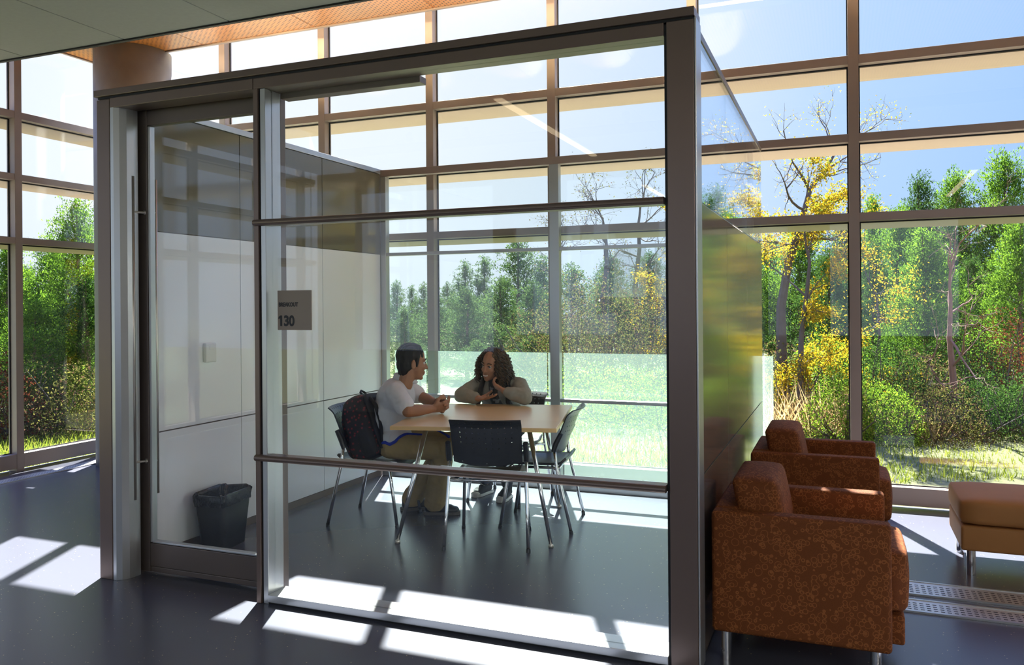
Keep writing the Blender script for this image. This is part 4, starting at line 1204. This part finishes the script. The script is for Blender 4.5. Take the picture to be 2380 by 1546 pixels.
def build_woman():
    O = Vector((-2.55, 6.10, 0)); root = empty('person', O)
    tagp(root, 'smiling woman with long curly hair and a grey hoodie, chin on her hand', 'person')
    hd = R(-84); h = Vector((math.cos(hd), math.sin(hd), 0)); l = Vector((-math.sin(hd), math.cos(hd), 0)); Z = Vector((0, 0, 1))
    RB = Matrix.Rotation(hd, 3, 'Z')
    pel, mid, che, nb = Vector((-2.53, 6.14, .565)), Vector((-2.550, 6.10, .73)), Vector((-2.562, 6.055, .845)), Vector((-2.575, 6.01, .950))
    HM = frame(Vector((-2.575, 5.965, 1.068)), R(-104), R(6), R(-9), 1.04)
    rs, ls = Vector((-2.735, 6.03, .880)), Vector((-2.385, 6.05, .895))
    re_, le = Vector((-2.805, 5.880, .832)), Vector((-2.262, 5.865, .832))
    rw, lw = Vector((-2.610, 5.775, .822)), Vector((-2.430, 5.850, .880))
    rh, lh = Vector((-2.62, 6.09, .548)), Vector((-2.44, 6.09, .548))
    rk, lk = Vector((-2.63, 5.70, .545)), Vector((-2.44, 5.70, .545))
    ra, la = Vector((-2.715, 6.13, .10)), Vector((-2.495, 6.06, .10))
    skin = xf(HM, HEAD) + [('c', HM @ Vector((-.03, 0, -.10)), .050, nb, .055)]
    for s_, e_, w_ in ((rs, re_, rw), (ls, le, lw)):
        skin += [('c', s_, .045, e_, .036), ('c', e_, .037, e_.lerp(w_, .35), .038), ('c', e_.lerp(w_, .35), .038, w_, .025)]
    skin += [('e', che, (.09, .15, .11), RB), ('e', mid, (.085, .125, .13), RB), ('e', pel, (.095, .135, .08), RB), ('c', rs, .05, ls, .05)]
    for a_, k_, n_ in ((rh, rk, ra), (lh, lk, la)): skin += [('c', a_, .062, k_, .048), ('c', k_, .048, n_, .034)]
    skin += hand(rw, (.86, -.30, .10), (.1, -.1, 1.0), .96, (.18, .16, .2, .25), -1, .16)
    skin += hand(lw, (-.80, .02, .40), (-.10, .50, .80), .92, (.6, .65, .7, .75), 1)
    blob('body', skin, .0046, 'skin_woman', root, 3, O)
    face(HM, root, O, smile=True)
    # curly hair: a soft cap plus hanging ringlets
    hp = [('e', (-.030, 0, .051), (.095, .085, .083)), ('e', (-.058, 0, -.02), (.066, .090, .105)), ('e', (-.03, .075, -.05), (.055, .034, .10)), ('e', (-.03, -.075, -.05), (.055, .034, .10))]
    hr = blob('hair', xf(HM, hp), .006, 'hair_dark', root, 3, O)
    r = random.Random(4); bm = bmesh.new()
    for i in range(390):
        ph = R(r.uniform(50, 310)); el = r.uniform(.1, 1.0)
        if i >= 240: ph = R(r.choice((1, -1)) * r.uniform(26, 100)); el = r.uniform(.75, 1.45)
        st = Vector((-.02 + .095 * math.cos(ph) * math.cos(el * .9), .082 * math.sin(ph) * math.cos(el * .9), .045 + .088 * math.sin(el * .9)))
        ro = r.uniform(.105, .158); ln = r.uniform(.15, .27)
        fx = math.cos(ph)
        if fx > .15: ro = min(ro, .125)
        ed = Vector((-.025 + ro * fx * .95, ro * math.sin(ph) * 1.0, st.z - ln))
        md = Vector((-.022 + ro * fx * .92, ro * math.sin(ph) * .98, st.z - ln * .40))
        if fx > .1:
            for q_, lim in ((md, .090), (ed, .108)):
                q_.y = math.copysign(max(abs(q_.y), lim), math.sin(ph)); q_.x = min(q_.x, .035)
        st += rv(r) * .006; md += rv(r) * .016; ed += rv(r) * .014
        pts = []; n_ = 34; hr_ = r.uniform(.006, .012); w0 = r.uniform(0, 6.28); tw = r.uniform(5, 8) * 2 * math.pi
        for k in range(n_ + 1):
            t = k / n_; p = st * (1 - t) ** 2 + md * 2 * t * (1 - t) + ed * t * t
            a = w0 + tw * t; g_ = hr_ * min(1, t * 4)
            p = p + Vector((math.cos(a) * g_, math.sin(a) * g_, 0))
            p = HM @ p
            pts.append(p - O)
        tube(pts, [.0046 * (1 - .5 * (k / n_) ** 3) for k in range(n_ + 1)], 5, bm)
    obj('curls', bm, 'hair_curly', hr, smooth=True)
    # hoodie
    sp = [('e', che, (.130, .190, .125), RB), ('e', mid, (.130, .175, .16), RB), ('e', pel + Z * .02, (.140, .18, .09), RB), ('e', nb - h * .075 - Z * .02, (.06, .11, .055), RB)]
    for s_, e_, w_ in ((rs, re_, rw), (ls, le, lw)):
        cuff = e_.lerp(w_, .80)
        sp += [('c', che + Z * .03, .095, s_, .075), ('c', s_, .078, e_, .060), ('c', e_, .060, e_.lerp(w_, .5), .056), ('c', e_.lerp(w_, .5), .056, cuff, .043)]
    blob('hoodie', sp, .0075, 'hoodie_grey', root, 4, O, wrinkle=.007, wscale=.06)
    # dark printed top in the open front
    blob('top', [('c', nb + h * .052 - Z * .012, .040, che + h * .098 - Z * .02, .046), ('c', che + h * .098 - Z * .02, .046, mid + h * .100, .055)], .006, 'print_top', root, 3, O, wrinkle=.004)
    tp = [('e', pel - Z * .03, (.125, .165, .08), RB)]
    for a_, k_, n_ in ((rh, rk, ra), (lh, lk, la)):
        tp += [('c', a_, .085, k_, .066), ('c', k_, .066, k_.lerp(n_, .5), .056), ('c', k_.lerp(n_, .5), .056, n_ + Z * .02, .050)]
    blob('jeans', tp, .0075, 'denim_dark', root, 4, O, wrinkle=.005, wscale=.05)
    shoe((-2.70, 6.21), (-2.752, 5.965), .075, root, O, 'canvas_black', 'rubber_white', 'rubber_white')
    shoe((-2.50, 6.125), (-2.485, 5.875), .075, root, O, 'canvas_black', 'rubber_white', 'rubber_white')
    # backpack she wears: straps over the hoodie, slim bag behind
    bp = empty('backpack', O); tagp(bp, 'dark backpack worn by the curly-haired woman, only its shoulder straps in view', 'backpack')
    for sg in (-1, 1):
        pts = [che - h * .13 + l * sg * .10 + Z * .06, che - h * .05 + l * sg * .105 + Z * .128, che + h * .05 + l * sg * .105 + Z * .118, che + h * .125 + l * sg * .112 + Z * .03, che + h * .140 + l * sg * .122 - Z * .06, che + h * .10 + l * sg * .160 - Z * .13]
        obj('strap', tube([p - O for p in pts], .021, 8), 'strap_black', bp, smooth=True)
    blob('bag', [('e', che - h * .185 - Z * .02, (.05, .12, .15), RB)], .01, 'strap_black', bp, 3, O)
build_woman()

# star-printed backpack on the man's chair
bk = empty('backpack', (-3.115, 5.085, .47), R(8)); tagp(bk, 'black backpack with small red stars propped on the chair behind the man', 'backpack')
bk.rotation_euler = (R(-4), R(-21), R(8))
def pack_bm(hx, hy, z0, z1, fx=0.0, n=12):
    bm = cushion(-hx, hx, -hy, hy, z0, z1, .02, n)
    for v_ in bm.verts:
        t = (v_.co.z - z0) / (z1 - z0)
        k = 1 - .42 * max(0, (t - .55) / .45) ** 2
        if v_.co.x < 0: v_.co.x *= k * (1 + .12 * math.sin(t * 3))
        v_.co.y *= 1 - .28 * max(0, (t - .6) / .4) ** 2
        v_.co += v_.normal * 0 + Vector((0, 0, 0))
        q = v_.co * 14
        v_.co += Vector((noise.noise(q), noise.noise(q + Vector((9, 0, 0))), 0)) * .006
    return bm
obj('main_bag', pack_bm(.105, .145, .0, .435), 'star_fabric', bk, smooth=True)
obj('front_pocket', pack_bm(.035, .115, .03, .25), 'star_fabric', bk, smooth=True).location = (-.115, 0, 0)
obj('back_panel', cushion(.092, .122, -.128, .128, .02, .43, .008, 6), 'strap_black', bk, smooth=True)
obj('side_pocket', cushion(-.02, .10, -.168, -.135, .01, .20, .012, 6), 'strap_black', bk, smooth=True)
obj('handle', tube([(.07, -.035, .425), (.055, -.032, .462), (.05, 0, .475), (.055, .032, .462), (.07, .035, .425)], .008, 8), 'strap_black', bk, smooth=True)
obj('zip_pull', tube([(-.10, -.13, .02), (-.112, -.14, -.005), (-.115, -.142, -.022)], .004, 6), 'lip', bk, smooth=True)
for sg in (-1, 1):
    obj('strap', tube([(.12, sg * .05, .40), (.155, sg * .07, .33), (.155, sg * .085, .2), (.125, sg * .10, .06)], .014, 8), 'strap_black', bk, smooth=True)
